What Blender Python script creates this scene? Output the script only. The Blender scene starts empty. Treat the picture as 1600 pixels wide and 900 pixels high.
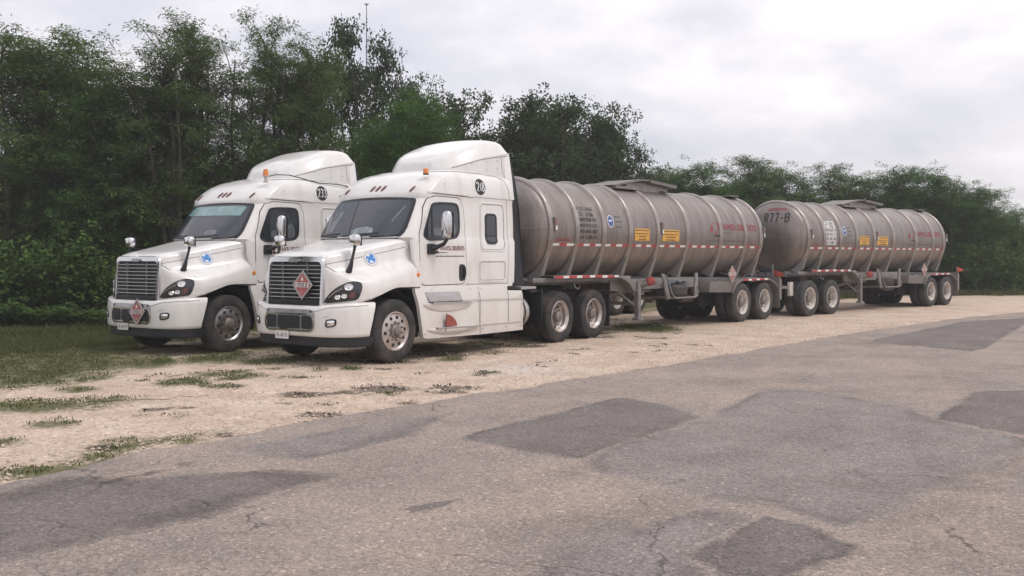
import bpy, bmesh, math, random
import numpy as np
from mathutils import Vector, Matrix, noise
from mathutils.bvhtree import BVHTree
R = math.radians
PI = math.pi
scene = bpy.context.scene
COL = scene.collection

# ------------------------------------------------------------------ camera
cam_d = bpy.data.cameras.new("camera")
cam = bpy.data.objects.new("camera", cam_d)
COL.objects.link(cam)
cam.location = (-11.888, -12.23, 1.743)
cam.rotation_euler = (R(90), 0, 0.631 - R(90))
cam_d.sensor_width = 36.0
cam_d.lens = 36.0 * 1544.0 / 1600.0
cam_d.shift_y = -49.7 / 1600.0
cam_d.clip_end = 3000
cam_d.clip_start = 0.1
scene.camera = cam
scene.render.resolution_x = 1024
scene.render.resolution_y = 576

# ------------------------------------------------------------------ exposure
scene.view_settings.view_transform = 'Standard'
scene.view_settings.look = 'None'
scene.view_settings.exposure = 0.20
scene.view_settings.gamma = 1.0
scene.view_settings.use_curve_mapping = False

# ------------------------------------------------------------------ world: daylight sky behind a broken cloud deck
SUN_EL, SUN_AZ = R(58), R(-75)      # azimuth measured from +X towards +Y
world = bpy.data.worlds.new("World")
scene.world = world
world.use_nodes = True
wn, wl = world.node_tree.nodes, world.node_tree.links
wn.clear()
def W(t, **k):
    n = wn.new(t)
    for a, b in k.items(): setattr(n, a, b)
    return n
sky = W('ShaderNodeTexSky', sky_type='NISHITA', sun_disc=False)
sky.sun_elevation = SUN_EL
sky.sun_rotation = R(90) - SUN_AZ
sky.dust_density = 2.0
tc = W('ShaderNodeTexCoord')
sep = W('ShaderNodeSeparateXYZ'); wl.new(tc.outputs['Generated'], sep.inputs[0])
# project the view direction on a flat cloud deck: (x,y)/(z+0.12)
zadd = W('ShaderNodeMath', operation='ADD'); wl.new(sep.outputs['Z'], zadd.inputs[0]); zadd.inputs[1].default_value = 0.30
zmax = W('ShaderNodeMath', operation='MAXIMUM'); wl.new(zadd.outputs[0], zmax.inputs[0]); zmax.inputs[1].default_value = 0.05
dx = W('ShaderNodeMath', operation='DIVIDE'); wl.new(sep.outputs['X'], dx.inputs[0]); wl.new(zmax.outputs[0], dx.inputs[1])
dy = W('ShaderNodeMath', operation='DIVIDE'); wl.new(sep.outputs['Y'], dy.inputs[0]); wl.new(zmax.outputs[0], dy.inputs[1])
cmb = W('ShaderNodeCombineXYZ'); wl.new(dx.outputs[0], cmb.inputs[0]); wl.new(dy.outputs[0], cmb.inputs[1]); cmb.inputs[2].default_value = 3.7
n1 = W('ShaderNodeTexNoise'); n1.inputs['Scale'].default_value = 1.9; n1.inputs['Detail'].default_value = 9; n1.inputs['Roughness'].default_value = 0.52; n1.inputs['Distortion'].default_value = 0.15
wl.new(cmb.outputs[0], n1.inputs['Vector'])
n2 = W('ShaderNodeTexNoise'); n2.inputs['Scale'].default_value = 0.75; n2.inputs['Detail'].default_value = 5; n2.inputs['Roughness'].default_value = 0.5
wl.new(cmb.outputs[0], n2.inputs['Vector'])
addn = W('ShaderNodeMath', operation='ADD'); wl.new(n1.outputs['Fac'], addn.inputs[0]); wl.new(n2.outputs['Fac'], addn.inputs[1])
cr = W('ShaderNodeValToRGB')
cr.color_ramp.elements[0].position = 0.40; cr.color_ramp.elements[0].color = (0.62, 0.615, 0.67, 1)
cr.color_ramp.elements[1].position = 0.58; cr.color_ramp.elements[1].color = (0.97, 0.955, 0.965, 1)
e = cr.color_ramp.elements.new(0.46); e.color = (0.69, 0.67, 0.715, 1)
e = cr.color_ramp.elements.new(0.52); e.color = (0.78, 0.755, 0.785, 1)
half = W('ShaderNodeMath', operation='MULTIPLY'); wl.new(addn.outputs[0], half.inputs[0]); half.inputs[1].default_value = 0.5
wl.new(half.outputs[0], cr.inputs['Fac'])
bg_sky = W('ShaderNodeBackground'); bg_sky.inputs['Strength'].default_value = 0.13
wl.new(sky.outputs[0], bg_sky.inputs['Color'])
bg_cl = W('ShaderNodeBackground'); bg_cl.inputs['Strength'].default_value = 1.24
wl.new(cr.outputs['Color'], bg_cl.inputs['Color'])
cov = W('ShaderNodeMapRange'); cov.inputs['From Min'].default_value = 0.40; cov.inputs['From Max'].default_value = 0.52
cov.inputs['To Min'].default_value = 0.72; cov.inputs['To Max'].default_value = 1.0
wl.new(half.outputs[0], cov.inputs['Value'])
mixw = W('ShaderNodeMixShader'); wl.new(cov.outputs[0], mixw.inputs['Fac']); wl.new(bg_sky.outputs[0], mixw.inputs[1]); wl.new(bg_cl.outputs[0], mixw.inputs[2])
wo = W('ShaderNodeOutputWorld'); wl.new(mixw.outputs[0], wo.inputs['Surface'])

sun_d = bpy.data.lights.new("sun", 'SUN')
sun_d.energy = 1.3
sun_d.angle = R(16)
sun_d.color = (1.0, 0.95, 0.88)
sun = bpy.data.objects.new("sun", sun_d); COL.objects.link(sun)
sd = Vector((math.cos(SUN_EL) * math.cos(SUN_AZ), math.cos(SUN_EL) * math.sin(SUN_AZ), math.sin(SUN_EL)))
sun.rotation_euler = sd.to_track_quat('Z', 'Y').to_euler()
sun.location = (0, -20, 30)

# haze added to lift dark trees, thin and even round everything, sky outside it
def build_added_haze():
    me = bpy.data.meshes.new('haze'); bm = bmesh.new(); bmesh.ops.create_cube(bm, size=1); bm.to_mesh(me); bm.free()
    o = bpy.data.objects.new('haze', me); COL.objects.link(o); o.scale = (2700, 2500, 31); o.location = (100, 0, 14.2); o['kind'] = 'stuff'; o['label'] = 'thin pale haze added over the whole yard to lift the dark tones'
    m = bpy.data.materials.new('haze'); m.use_nodes = True; N = m.node_tree.nodes; L = m.node_tree.links; N.clear()
    v = N.new('ShaderNodeVolumePrincipled'); v.inputs['Color'].default_value = (.93, .92, .94, 1); v.inputs['Density'].default_value = HAZE; v.inputs['Anisotropy'].default_value = .0
    out = N.new('ShaderNodeOutputMaterial'); L.new(v.outputs[0], out.inputs['Volume']); me.materials.append(m)
HAZE = .0014
build_added_haze()

# ------------------------------------------------------------------ material helpers
MATS = {}
def nodes_of(m):
    m.use_nodes = True
    return m.node_tree.nodes, m.node_tree.links
def mat(name, col, rough=0.5, metal=0.0, var=0.0, vscale=3.0, bump=0.0, bscale=40.0, dirt=None, dirt_amt=0.0, dscale=2.0, coat=0.0, spec=0.5, stretch=(1, 1, 1), rvar=0.0):
    m = bpy.data.materials.new(name)
    N, L = nodes_of(m); b = N['Principled BSDF']
    b.inputs['Base Color'].default_value = (*col, 1); b.inputs['Roughness'].default_value = rough; b.inputs['Metallic'].default_value = metal
    b.inputs['Coat Weight'].default_value = coat; b.inputs['Coat Roughness'].default_value = 0.08
    b.inputs['Specular IOR Level'].default_value = spec
    tcn = N.new('ShaderNodeTexCoord'); mp = N.new('ShaderNodeMapping'); L.new(tcn.outputs['Object'], mp.inputs[0]); mp.inputs['Scale'].default_value = stretch
    last = None
    if var > 0 or rvar > 0:
        n = N.new('ShaderNodeTexNoise'); n.inputs['Scale'].default_value = vscale; n.inputs['Detail'].default_value = 6; n.inputs['Roughness'].default_value = 0.6
        L.new(mp.outputs[0], n.inputs['Vector'])
    if var > 0:
        r = N.new('ShaderNodeMix'); r.data_type = 'RGBA'
        r.inputs[6].default_value = (*[c * (1 - var) for c in col], 1); r.inputs[7].default_value = (*[min(1, c * (1 + var)) for c in col], 1)
        mr = N.new('ShaderNodeMapRange'); mr.inputs['From Min'].default_value = .3; mr.inputs['From Max'].default_value = .7
        L.new(n.outputs['Fac'], mr.inputs['Value']); L.new(mr.outputs[0], r.inputs[0]); last = r.outputs[2]
    if dirt is not None:
        n2 = N.new('ShaderNodeTexNoise'); n2.inputs['Scale'].default_value = dscale; n2.inputs['Detail'].default_value = 8; n2.inputs['Roughness'].default_value = 0.65
        L.new(mp.outputs[0], n2.inputs['Vector'])
        mr2 = N.new('ShaderNodeMapRange'); mr2.inputs['From Min'].default_value = .45; mr2.inputs['From Max'].default_value = .75; mr2.inputs['To Max'].default_value = dirt_amt
        L.new(n2.outputs['Fac'], mr2.inputs['Value'])
        r2 = N.new('ShaderNodeMix'); r2.data_type = 'RGBA'; L.new(mr2.outputs[0], r2.inputs[0])
        if last is not None: L.new(last, r2.inputs[6])
        else: r2.inputs[6].default_value = (*col, 1)
        r2.inputs[7].default_value = (*dirt, 1); last = r2.outputs[2]
    if last is not None: L.new(last, b.inputs['Base Color'])
    if rvar > 0:
        mr3 = N.new('ShaderNodeMapRange'); mr3.inputs['From Min'].default_value = .3; mr3.inputs['From Max'].default_value = .7
        mr3.inputs['To Min'].default_value = max(0, rough - rvar); mr3.inputs['To Max'].default_value = rough + rvar
        L.new(n.outputs['Fac'], mr3.inputs['Value']); L.new(mr3.outputs[0], b.inputs['Roughness'])
    if bump > 0:
        nb = N.new('ShaderNodeTexNoise'); nb.inputs['Scale'].default_value = bscale; nb.inputs['Detail'].default_value = 4
        L.new(mp.outputs[0], nb.inputs['Vector'])
        bp = N.new('ShaderNodeBump'); bp.inputs['Strength'].default_value = bump; bp.inputs['Distance'].default_value = 0.01
        L.new(nb.outputs['Fac'], bp.inputs['Height']); L.new(bp.outputs[0], b.inputs['Normal'])
    MATS[name] = m
    return m

mat('white_paint', (0.76, 0.745, 0.73), 0.28, coat=0.6, var=0.03, vscale=1.2, dirt=(0.50, 0.44, 0.38), dirt_amt=0.42, dscale=2.6, stretch=(1.6, 1.2, .4), bump=.05, bscale=2.5)
def dusty_paint():
    # road dust lies on the low panels: a real deposit that thins upwards along the panel's own height
    m = mat('dusty_white_paint', (0.76, 0.74, 0.72), 0.4, coat=0.2, var=0.03, vscale=2)
    N, L = nodes_of(m); b = N['Principled BSDF']
    t = N.new('ShaderNodeTexCoord'); s = N.new('ShaderNodeSeparateXYZ'); L.new(t.outputs['Object'], s.inputs[0])
    n = N.new('ShaderNodeTexNoise'); n.inputs['Scale'].default_value = 3; n.inputs['Detail'].default_value = 8; n.inputs['Roughness'].default_value = .65
    mp = N.new('ShaderNodeMapping'); mp.inputs['Scale'].default_value = (1, 1, .45); L.new(t.outputs['Object'], mp.inputs[0]); L.new(mp.outputs[0], n.inputs['Vector'])
    mr = N.new('ShaderNodeMapRange'); mr.inputs['From Min'].default_value = 1.2; mr.inputs['From Max'].default_value = .35
    mr.inputs['To Min'].default_value = 0.0; mr.inputs['To Max'].default_value = .62; L.new(s.outputs['Z'], mr.inputs['Value'])
    mu = N.new('ShaderNodeMath'); mu.operation = 'MULTIPLY'; L.new(mr.outputs[0], mu.inputs[0])
    mr2 = N.new('ShaderNodeMapRange'); mr2.inputs['From Min'].default_value = .32; mr2.inputs['From Max'].default_value = .6; mr2.inputs['To Min'].default_value = .35; L.new(n.outputs['Fac'], mr2.inputs['Value'])
    L.new(mr2.outputs[0], mu.inputs[1])
    r = N.new('ShaderNodeMix'); r.data_type = 'RGBA'; r.inputs[6].default_value = (.76, .74, .72, 1); r.inputs[7].default_value = (.44, .36, .29, 1)
    L.new(mu.outputs[0], r.inputs[0]); L.new(r.outputs[2], b.inputs['Base Color'])
dusty_paint()
mat('chrome', (0.68, 0.67, 0.68), 0.12, 1.0, rvar=0.06, vscale=8)
mat('dull_chrome', (0.42, 0.41, 0.42), 0.32, 1.0, var=.15, vscale=10)
mat('bar_metal', (0.30, 0.295, 0.295), 0.35, .7, var=.1, vscale=10)
mat('aluminium', (0.55, 0.52, 0.50), 0.42, 0.75, var=0.15, vscale=6, dirt=(0.25, 0.2, 0.17), dirt_amt=0.5, dscale=5)
mat('dark_glass', (0.028, 0.036, 0.048), 0.05, 0.0, spec=0.8)
mat('black_plastic', (0.012, 0.013, 0.018), 0.4, var=.2, vscale=8)
mat('black_gap', (0.02, 0.02, 0.024), 0.8)
mat('ring_grey', (0.42, 0.42, 0.43), 0.6)
mat('seam_grey', (0.20, 0.19, 0.19), 0.7)
mat('grime_black', (0.012, 0.012, 0.015), 0.75, var=.4, vscale=6, dirt=(.06, .05, .045), dirt_amt=.5, dscale=5)
mat('tyre_rubber', (0.022, 0.021, 0.022), 0.82, var=.25, vscale=7, bump=.3, bscale=60, dirt=(.115, .085, .07), dirt_amt=.75, dscale=3.2)
mat('grey_rubber', (0.045, 0.043, 0.043), 0.85, var=.25, vscale=7, bump=.3, bscale=60, dirt=(.12, .10, .085), dirt_amt=.6, dscale=3.2)
mat('painted_rim', (0.62, 0.58, 0.54), 0.5, var=.15, vscale=9, dirt=(.22, .15, .11), dirt_amt=.7, dscale=7)
mat('alloy_rim', (0.55, 0.50, 0.48), 0.36, .7, var=.15, vscale=9, dirt=(.2, .15, .12), dirt_amt=.5, dscale=7)
mat('polished_rim', (0.52, 0.465, 0.44), 0.38, .6, var=.12, vscale=9, dirt=(.3, .22, .18), dirt_amt=.45, dscale=7)
mat('hub_metal', (0.24, 0.21, 0.195), 0.5, .6, var=.3, vscale=14)
mat('steel_frame', (0.25, 0.24, 0.24), 0.55, .25, var=.15, vscale=3, dirt=(.13, .10, .085), dirt_amt=.65, dscale=2.5, bump=.1, bscale=20)
mat('saddle_steel', (0.30, 0.28, 0.27), 0.5, .4, var=.12, vscale=3, dirt=(.15, .12, .105), dirt_amt=.5, dscale=3)
mat('fender_steel', (0.215, 0.198, 0.188), 0.5, .45, var=.15, vscale=3, dirt=(.12, .095, .08), dirt_amt=.6, dscale=3)
mat('orange_lens', (0.75, 0.22, 0.03), 0.25, coat=.5)
mat('brown_orange', (0.45, 0.12, 0.05), 0.35)
mat('red_lens', (0.30, 0.035, 0.02), 0.25, coat=.5)
mat('brown_lens', (0.13, 0.05, 0.045), 0.3, coat=.4)
mat('red_tape', (0.42, 0.045, 0.05), 0.4, var=.15, vscale=6)
mat('white_tape', (0.72, 0.70, 0.68), 0.4, var=.08, vscale=6)
mat('red_paint', (0.36, 0.06, 0.05), 0.5, var=.2, vscale=6)
mat('sign_red', (0.40, 0.11, 0.11), 0.45, var=.1, vscale=8)
mat('sign_white', (0.72, 0.70, 0.69), 0.45, var=.06, vscale=8)
mat('sign_grey', (0.42, 0.40, 0.39), 0.5, .3, var=.1, vscale=8)
mat('sign_yellow', (0.66, 0.36, 0.07), 0.5, var=.12, vscale=5)
mat('sign_ink', (0.16, 0.09, 0.03), 0.6)
mat('black_ink', (0.02, 0.02, 0.022), 0.6)
mat('faded_ink', (0.04, 0.038, 0.04), 0.6, var=.5, vscale=14)
mat('grey_ink', (0.13, 0.12, 0.125), 0.6)
mat('red_ink', (0.30, 0.03, 0.045), 0.5, var=.25, vscale=18)
mat('dark_red_ink', (0.16, 0.02, 0.03), 0.5)
mat('blue_ink', (0.05, 0.24, 0.62), 0.4)
mat('navy_ink', (0.05, 0.09, 0.30), 0.4, var=.2, vscale=20)
mat('decal_white', (0.74, 0.74, 0.76), 0.4)
mat('headlamp_black', (0.02, 0.02, 0.024), 0.12, coat=.8)
mat('lamp_silver', (0.82, 0.82, 0.84), 0.15, .9)
mat('sun_strip', (0.15, 0.27, 0.27), 0.12, var=.3, vscale=5, coat=.5)
mat('cabin_grey', (0.11, 0.125, 0.14), 0.25, var=.4, vscale=6, coat=.5)
mat('papers_and_glare', (0.20, 0.24, 0.25), 0.25, var=.5, vscale=9, coat=.5)
mat('orange_cloth', (0.48, 0.09, 0.05), 0.8, var=.1)
mat('pennant_red', (0.28, 0.07, 0.05), 0.8, var=.15, vscale=10)
mat('mast_steel', (0.28, 0.28, 0.30), 0.6, .3)
mat('bark', (0.07, 0.058, 0.048), 0.9, var=.35, vscale=6, bump=.5, bscale=20)
mat('wire_black', (0.07, 0.06, 0.055), 0.7)
mat('step_metal', (0.46, 0.44, 0.44), 0.5, .6, var=.12, vscale=8, bump=.3, bscale=60)

def tank_steel():
    m = bpy.data.materials.new('tank_stainless')
    N, L = nodes_of(m); b = N['Principled BSDF']
    t = N.new('ShaderNodeTexCoord')
    mp = N.new('ShaderNodeMapping'); mp.inputs['Scale'].default_value = (1.6, 1.0, .35); L.new(t.outputs['Object'], mp.inputs[0])
    n = N.new('ShaderNodeTexNoise'); n.inputs['Scale'].default_value = 2.2; n.inputs['Detail'].default_value = 8; n.inputs['Roughness'].default_value = .62; L.new(mp.outputs[0], n.inputs['Vector'])
    mp2 = N.new('ShaderNodeMapping'); mp2.inputs['Scale'].default_value = (9, 1.5, .5); L.new(t.outputs['Object'], mp2.inputs[0])
    n2 = N.new('ShaderNodeTexNoise'); n2.inputs['Scale'].default_value = 2.5; n2.inputs['Detail'].default_value = 5; L.new(mp2.outputs[0], n2.inputs['Vector'])
    add = N.new('ShaderNodeMath'); add.operation = 'ADD'; L.new(n.outputs['Fac'], add.inputs[0]); L.new(n2.outputs['Fac'], add.inputs[1])
    r = N.new('ShaderNodeValToRGB'); h = N.new('ShaderNodeMath'); h.operation = 'MULTIPLY'; h.inputs[1].default_value = .5; L.new(add.outputs[0], h.inputs[0]); L.new(h.outputs[0], r.inputs[0])
    r.color_ramp.elements[0].position = .34; r.color_ramp.elements[0].color = (.205, .176, .160, 1)
    r.color_ramp.elements[1].position = .62; r.color_ramp.elements[1].color = (.315, .280, .262, 1)
    L.new(r.outputs[0], b.inputs['Base Color'])
    b.inputs['Metallic'].default_value = .82
    mr = N.new('ShaderNodeMapRange'); mr.inputs['From Min'].default_value = .35; mr.inputs['From Max'].default_value = .65; mr.inputs['To Min'].default_value = .50; mr.inputs['To Max'].default_value = .36
    L.new(n.outputs['Fac'], mr.inputs[0]); L.new(mr.outputs[0], b.inputs['Roughness'])
    n3 = N.new('ShaderNodeTexNoise'); n3.inputs['Scale'].default_value = 1.3; n3.inputs['Detail'].default_value = 2; L.new(t.outputs['Object'], n3.inputs['Vector'])
    bp = N.new('ShaderNodeBump'); bp.inputs['Strength'].default_value = .25; bp.inputs['Distance'].default_value = .03; L.new(n3.outputs['Fac'], bp.inputs['Height']); L.new(bp.outputs[0], b.inputs['Normal'])
    MATS['tank_stainless'] = m
tank_steel()

mat('ring_steel', (.38, .335, .31), .33, .85, var=.2, vscale=4, rvar=.08)
def leaf_mat(name, c0, c1, trans=.25):
    m = bpy.data.materials.new(name)
    N, L = nodes_of(m); N.remove(N['Principled BSDF']); out = N['Material Output']
    a = N.new('ShaderNodeAttribute'); a.attribute_name = 'tint'
    oi = N.new('ShaderNodeObjectInfo')
    ad = N.new('ShaderNodeMath'); ad.operation = 'MULTIPLY_ADD'; L.new(oi.outputs['Random'], ad.inputs[0]); ad.inputs[1].default_value = .22; L.new(a.outputs['Fac'], ad.inputs[2])
    r = N.new('ShaderNodeMix'); r.data_type = 'RGBA'; r.inputs[6].default_value = (*c0, 1); r.inputs[7].default_value = (*c1, 1); L.new(ad.outputs[0], r.inputs[0])
    d = N.new('ShaderNodeBsdfDiffuse'); L.new(r.outputs[2], d.inputs['Color'])
    tr = N.new('ShaderNodeBsdfTranslucent'); L.new(r.outputs[2], tr.inputs['Color'])
    mx = N.new('ShaderNodeMixShader'); mx.inputs[0].default_value = trans; L.new(d.outputs[0], mx.inputs[1]); L.new(tr.outputs[0], mx.inputs[2])
    L.new(mx.outputs[0], out.inputs['Surface'])
    MATS[name] = m
leaf_mat('feathery_leaves', (.060, .098, .036), (.150, .212, .074), .35)
leaf_mat('bright_leaves', (.052, .104, .034), (.124, .212, .062), .35)
leaf_mat('dark_leaves', (.040, .060, .034), (.105, .138, .074), .25)
leaf_mat('shrub_leaves', (.056, .100, .030), (.130, .205, .060))
leaf_mat('grass_blades', (.072, .088, .034), (.145, .160, .064), .2)
leaf_mat('dry_weeds', (.055, .048, .034), (.10, .095, .06), .1)

# ------------------------------------------------------------------ mesh helpers
class MB:
    def __init__(s): s.v = []; s.f = []
    def add(s, vs, fs):
        o = len(s.v); s.v += [tuple(v) for v in vs]; s.f += [tuple(i + o for i in f) for f in fs]; return s
    def box(s, x0, x1, y0, y1, z0, z1, M=None):
        vs = [(x, y, z) for x in (x0, x1) for y in (y0, y1) for z in (z0, z1)]
        if M: vs = [M @ Vector(v) for v in vs]
        return s.add(vs, [(0, 1, 3, 2), (4, 6, 7, 5), (0, 4, 5, 1), (2, 3, 7, 6), (0, 2, 6, 4), (1, 5, 7, 3)])
    def prism(s, poly, a, b, axis='y'):
        n = len(poly)
        def p(q, t): return {'y': (q[0], t, q[1]), 'x': (t, q[0], q[1]), 'z': (q[0], q[1], t)}[axis]
        vs = [p(q, a) for q in poly] + [p(q, b) for q in poly]
        fs = [tuple(range(n)), tuple(range(2 * n - 1, n - 1, -1))] + [(i, i + n, (i + 1) % n + n, (i + 1) % n) for i in range(n)]
        return s.add(vs, fs)
    def tube(s, pts, r, n=8, cap=True, close=False):
        pts = [Vector(p) for p in pts]; m = len(pts); rr = r if isinstance(r, (list, tuple)) else [r] * m
        vs = []; prev = None
        for i, p in enumerate(pts):
            if close: t = pts[(i + 1) % m] - pts[i - 1]
            else: t = pts[min(i + 1, m - 1)] - pts[max(i - 1, 0)]
            t.normalize()
            if prev is None:
                u = t.orthogonal().normalized()
            else:
                u = prev - t * prev.dot(t)
                u = u.normalized() if u.length > 1e-6 else t.orthogonal().normalized()
            prev = u; w = t.cross(u)
            for k in range(n):
                a = 2 * PI * k / n; vs.append(p + (u * math.cos(a) + w * math.sin(a)) * rr[i])
        fs = [(i * n + k, i * n + (k + 1) % n, ((i + 1) % m) * n + (k + 1) % n, ((i + 1) % m) * n + k) for i in range(m if close else m - 1) for k in range(n)]
        if cap and not close: fs += [tuple(range(n - 1, -1, -1)), tuple(range((m - 1) * n, m * n))]
        return s.add(vs, fs)
    def lathe(s, prof, n=48, axis='y', c=(0, 0, 0)):
        # prof: (radius, along-axis)
        vs = []; m = len(prof)
        for (r, t) in prof:
            for k in range(n):
                a = 2 * PI * k / n
                if axis == 'y': vs.append((c[0] + r * math.cos(a), c[1] + t, c[2] + r * math.sin(a)))
                elif axis == 'x': vs.append((c[0] + t, c[1] + r * math.cos(a), c[2] + r * math.sin(a)))
                else: vs.append((c[0] + r * math.cos(a), c[1] + r * math.sin(a), c[2] + t))
        fs = [(i * n + k, i * n + (k + 1) % n, (i + 1) * n + (k + 1) % n, (i + 1) * n + k) for i in range(m - 1) for k in range(n)]
        return s.add(vs, fs)
    def grid(s, G):
        a, b = len(G), len(G[0]); vs = [p for r in G for p in r]
        return s.add(vs, [(i * b + j, i * b + j + 1, (i + 1) * b + j + 1, (i + 1) * b + j) for i in range(a - 1) for j in range(b - 1)])
    def mesh(s, name, m, smooth=True, sharp=38, bevel=0, weld=True):
        me = bpy.data.meshes.new(name); me.from_pydata(s.v, [], s.f)
        bm = bmesh.new(); bm.from_mesh(me)
        if weld: bmesh.ops.remove_doubles(bm, verts=bm.verts, dist=1e-5)
        bmesh.ops.recalc_face_normals(bm, faces=bm.faces)
        if bevel > 0:
            es = [e for e in bm.edges if len(e.link_faces) == 2 and e.calc_face_angle(0) > R(40)]
            if es: bmesh.ops.bevel(bm, geom=es, offset=bevel, segments=2, affect='EDGES', profile=.7, clamp_overlap=True)
        if smooth:
            for f in bm.faces: f.smooth = True
            for e in bm.edges:
                if len(e.link_faces) == 2 and e.calc_face_angle(0) > R(sharp): e.smooth = False
        bm.to_mesh(me); bm.free()
        me.materials.append(MATS[m] if isinstance(m, str) else m)
        return me
    def build(s, name, m, parent=None, **k):
        o = bpy.data.objects.new(name, s.mesh(name, m, **k)); COL.objects.link(o)
        if parent is not None: o.parent = parent
        return o
def tag(o, label=None, cat=None, group=None, kind=None):
    if label: o['label'] = label
    if cat: o['category'] = cat
    if group: o['group'] = group
    if kind: o['kind'] = kind
    return o
def empty(name, loc=(0, 0, 0), rz=0, label=None, cat=None, group=None):
    o = bpy.data.objects.new(name, None); COL.objects.link(o); o.location = loc; o.rotation_euler = (0, 0, rz)
    o.empty_display_size = .3
    return tag(o, label, cat, group)
def kids(o): return [c for c in COL.objects if c.parent == o]
def copy_tree(o, parent=None, skip=()):
    c = o.copy(); COL.objects.link(c); c.parent = parent
    for ch in [k for k in list(o.children)]:
        if ch.name.split('.')[0] not in skip: copy_tree(ch, c, skip)
    return c
def catmull(P, t):
    n = len(P) - 1; i = min(int(t), n - 1); f = t - i
    p0, p1, p2, p3 = P[max(i - 1, 0)], P[i], P[i + 1], P[min(i + 2, n)]
    return p1 + .5 * f * ((p2 - p0) + f * ((2 * p0 - 5 * p1 + 4 * p2 - p3) + f * (3 * (p1 - p2) + p3 - p0)))
def smooth_grid(G, ku, kv):
    G = np.array(G, float)
    A = np.array([[catmull(row, j / kv) for j in range((len(row) - 1) * kv + 1)] for row in G])
    return [[tuple(q) for q in r] for r in np.array([catmull(A, i / ku) for i in range((len(A) - 1) * ku + 1)])]
def roundpoly(pts, it=3, q=.22):
    pts = [np.array(p, float) for p in pts]
    for _ in range(it):
        o = []
        for i in range(len(pts)):
            a, b = pts[i], pts[(i + 1) % len(pts)]; o += [a * (1 - q) + b * q, a * q + b * (1 - q)]
        pts = o
    return [tuple(p) for p in pts]
def rrect(x0, x1, y0, y1, r, n=5):
    o = []
    for cx, cy, a0 in ((x1 - r, y1 - r, 0), (x0 + r, y1 - r, 90), (x0 + r, y0 + r, 180), (x1 - r, y0 + r, 270)):
        for k in range(n + 1):
            a = R(a0 + 90 * k / n); o.append((cx + r * math.cos(a), cy + r * math.sin(a)))
    return o
def ellipse(cx, cy, rx, ry, n=28): return [(cx + rx * math.cos(2 * PI * k / n), cy + ry * math.sin(2 * PI * k / n)) for k in range(n)]
def densify(poly, step):
    o = []
    for i in range(len(poly)):
        a, b = np.array(poly[i], float), np.array(poly[(i + 1) % len(poly)], float)
        k = max(1, int(np.hypot(*(b - a)) / step))
        o += [tuple(a + (b - a) * t / k) for t in range(k)]
    return o
def patch(mb, poly, S, t, rings=6, step=.05, centre=None, back=-.004, dome=0):
    # a panel laid on a surface: S(a,b,offset)->3D; polar grid with a skirt down to the surface
    poly = densify(poly, step); n = len(poly)
    c = np.array(centre) if centre else np.mean(np.array(poly), 0)
    vs = []; fs = []
    for k in range(rings, 0, -1):
        f = k / rings
        for p in poly: vs.append(S(*(c + (np.array(p) - c) * f), t + dome * (1 - f * f)))
    vs.append(S(*c, t + dome)); ci = len(vs) - 1
    for k in range(rings - 1):
        fs += [(k * n + i, k * n + (i + 1) % n, (k + 1) * n + (i + 1) % n, (k + 1) * n + i) for i in range(n)]
    fs += [((rings - 1) * n + i, (rings - 1) * n + (i + 1) % n, ci) for i in range(n)]
    o = len(vs)
    for p in poly: vs.append(S(*p, back))
    fs += [(i, o + i, o + (i + 1) % n, (i + 1) % n) for i in range(n)]
    mb.add(vs, fs); return mb
def ribbon(mb, poly, S, t, w, step=.04, close=True, back=-.004):
    if not close and len(poly) > 2 and poly[0] == poly[-1]: close = True; poly = poly[:-1]
    # a raised band of width w running along an outline on a surface
    if close: P = densify(poly, step)
    else:
        P = []
        for i in range(len(poly) - 1):
            a, b = np.array(poly[i], float), np.array(poly[i + 1], float); k = max(1, int(np.hypot(*(b - a)) / step))
            P += [tuple(a + (b - a) * j / k) for j in range(k)]
        P.append(tuple(poly[-1]))
    n = len(P); vs = []
    for i, p in enumerate(P):
        a = np.array(P[(i - 1) % n] if close else P[max(i - 1, 0)]); b = np.array(P[(i + 1) % n] if close else P[min(i + 1, n - 1)])
        d = b - a; d = d / (np.hypot(*d) + 1e-9); nn = np.array([-d[1], d[0]]) * w / 2; p = np.array(p)
        vs += [S(*(p + nn), back), S(*(p + nn), t), S(*(p - nn), t), S(*(p - nn), back)]
    m = n if close else n - 1
    fs = [(4 * i + j, 4 * i + j + 1, 4 * ((i + 1) % n) + j + 1, 4 * ((i + 1) % n) + j) for i in range(m) for j in range(3)]
    mb.add(vs, fs); return mb
def plane_map(o, U, V, N):
    o, U, V, N = map(Vector, (o, U, V, N))
    return lambda a, b, t: tuple(o + U * a + V * b + N * t)
def bvh_map(bvh, o, U, V, D):
    # parallel projection of a flat drawing onto a shell
    o, U, V, D = map(Vector, (o, U, V, D)); D = D.normalized()
    def S(a, b, t):
        p = o + U * a + V * b
        h = bvh.ray_cast(p, D)
        if h[0] is None:
            h = bvh.find_nearest(p + D * .8)
        nn = h[1] if h[1].dot(D) < 0 else -h[1]
        return tuple(h[0] + nn * t)
    return S
_text_cache = {}
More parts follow.
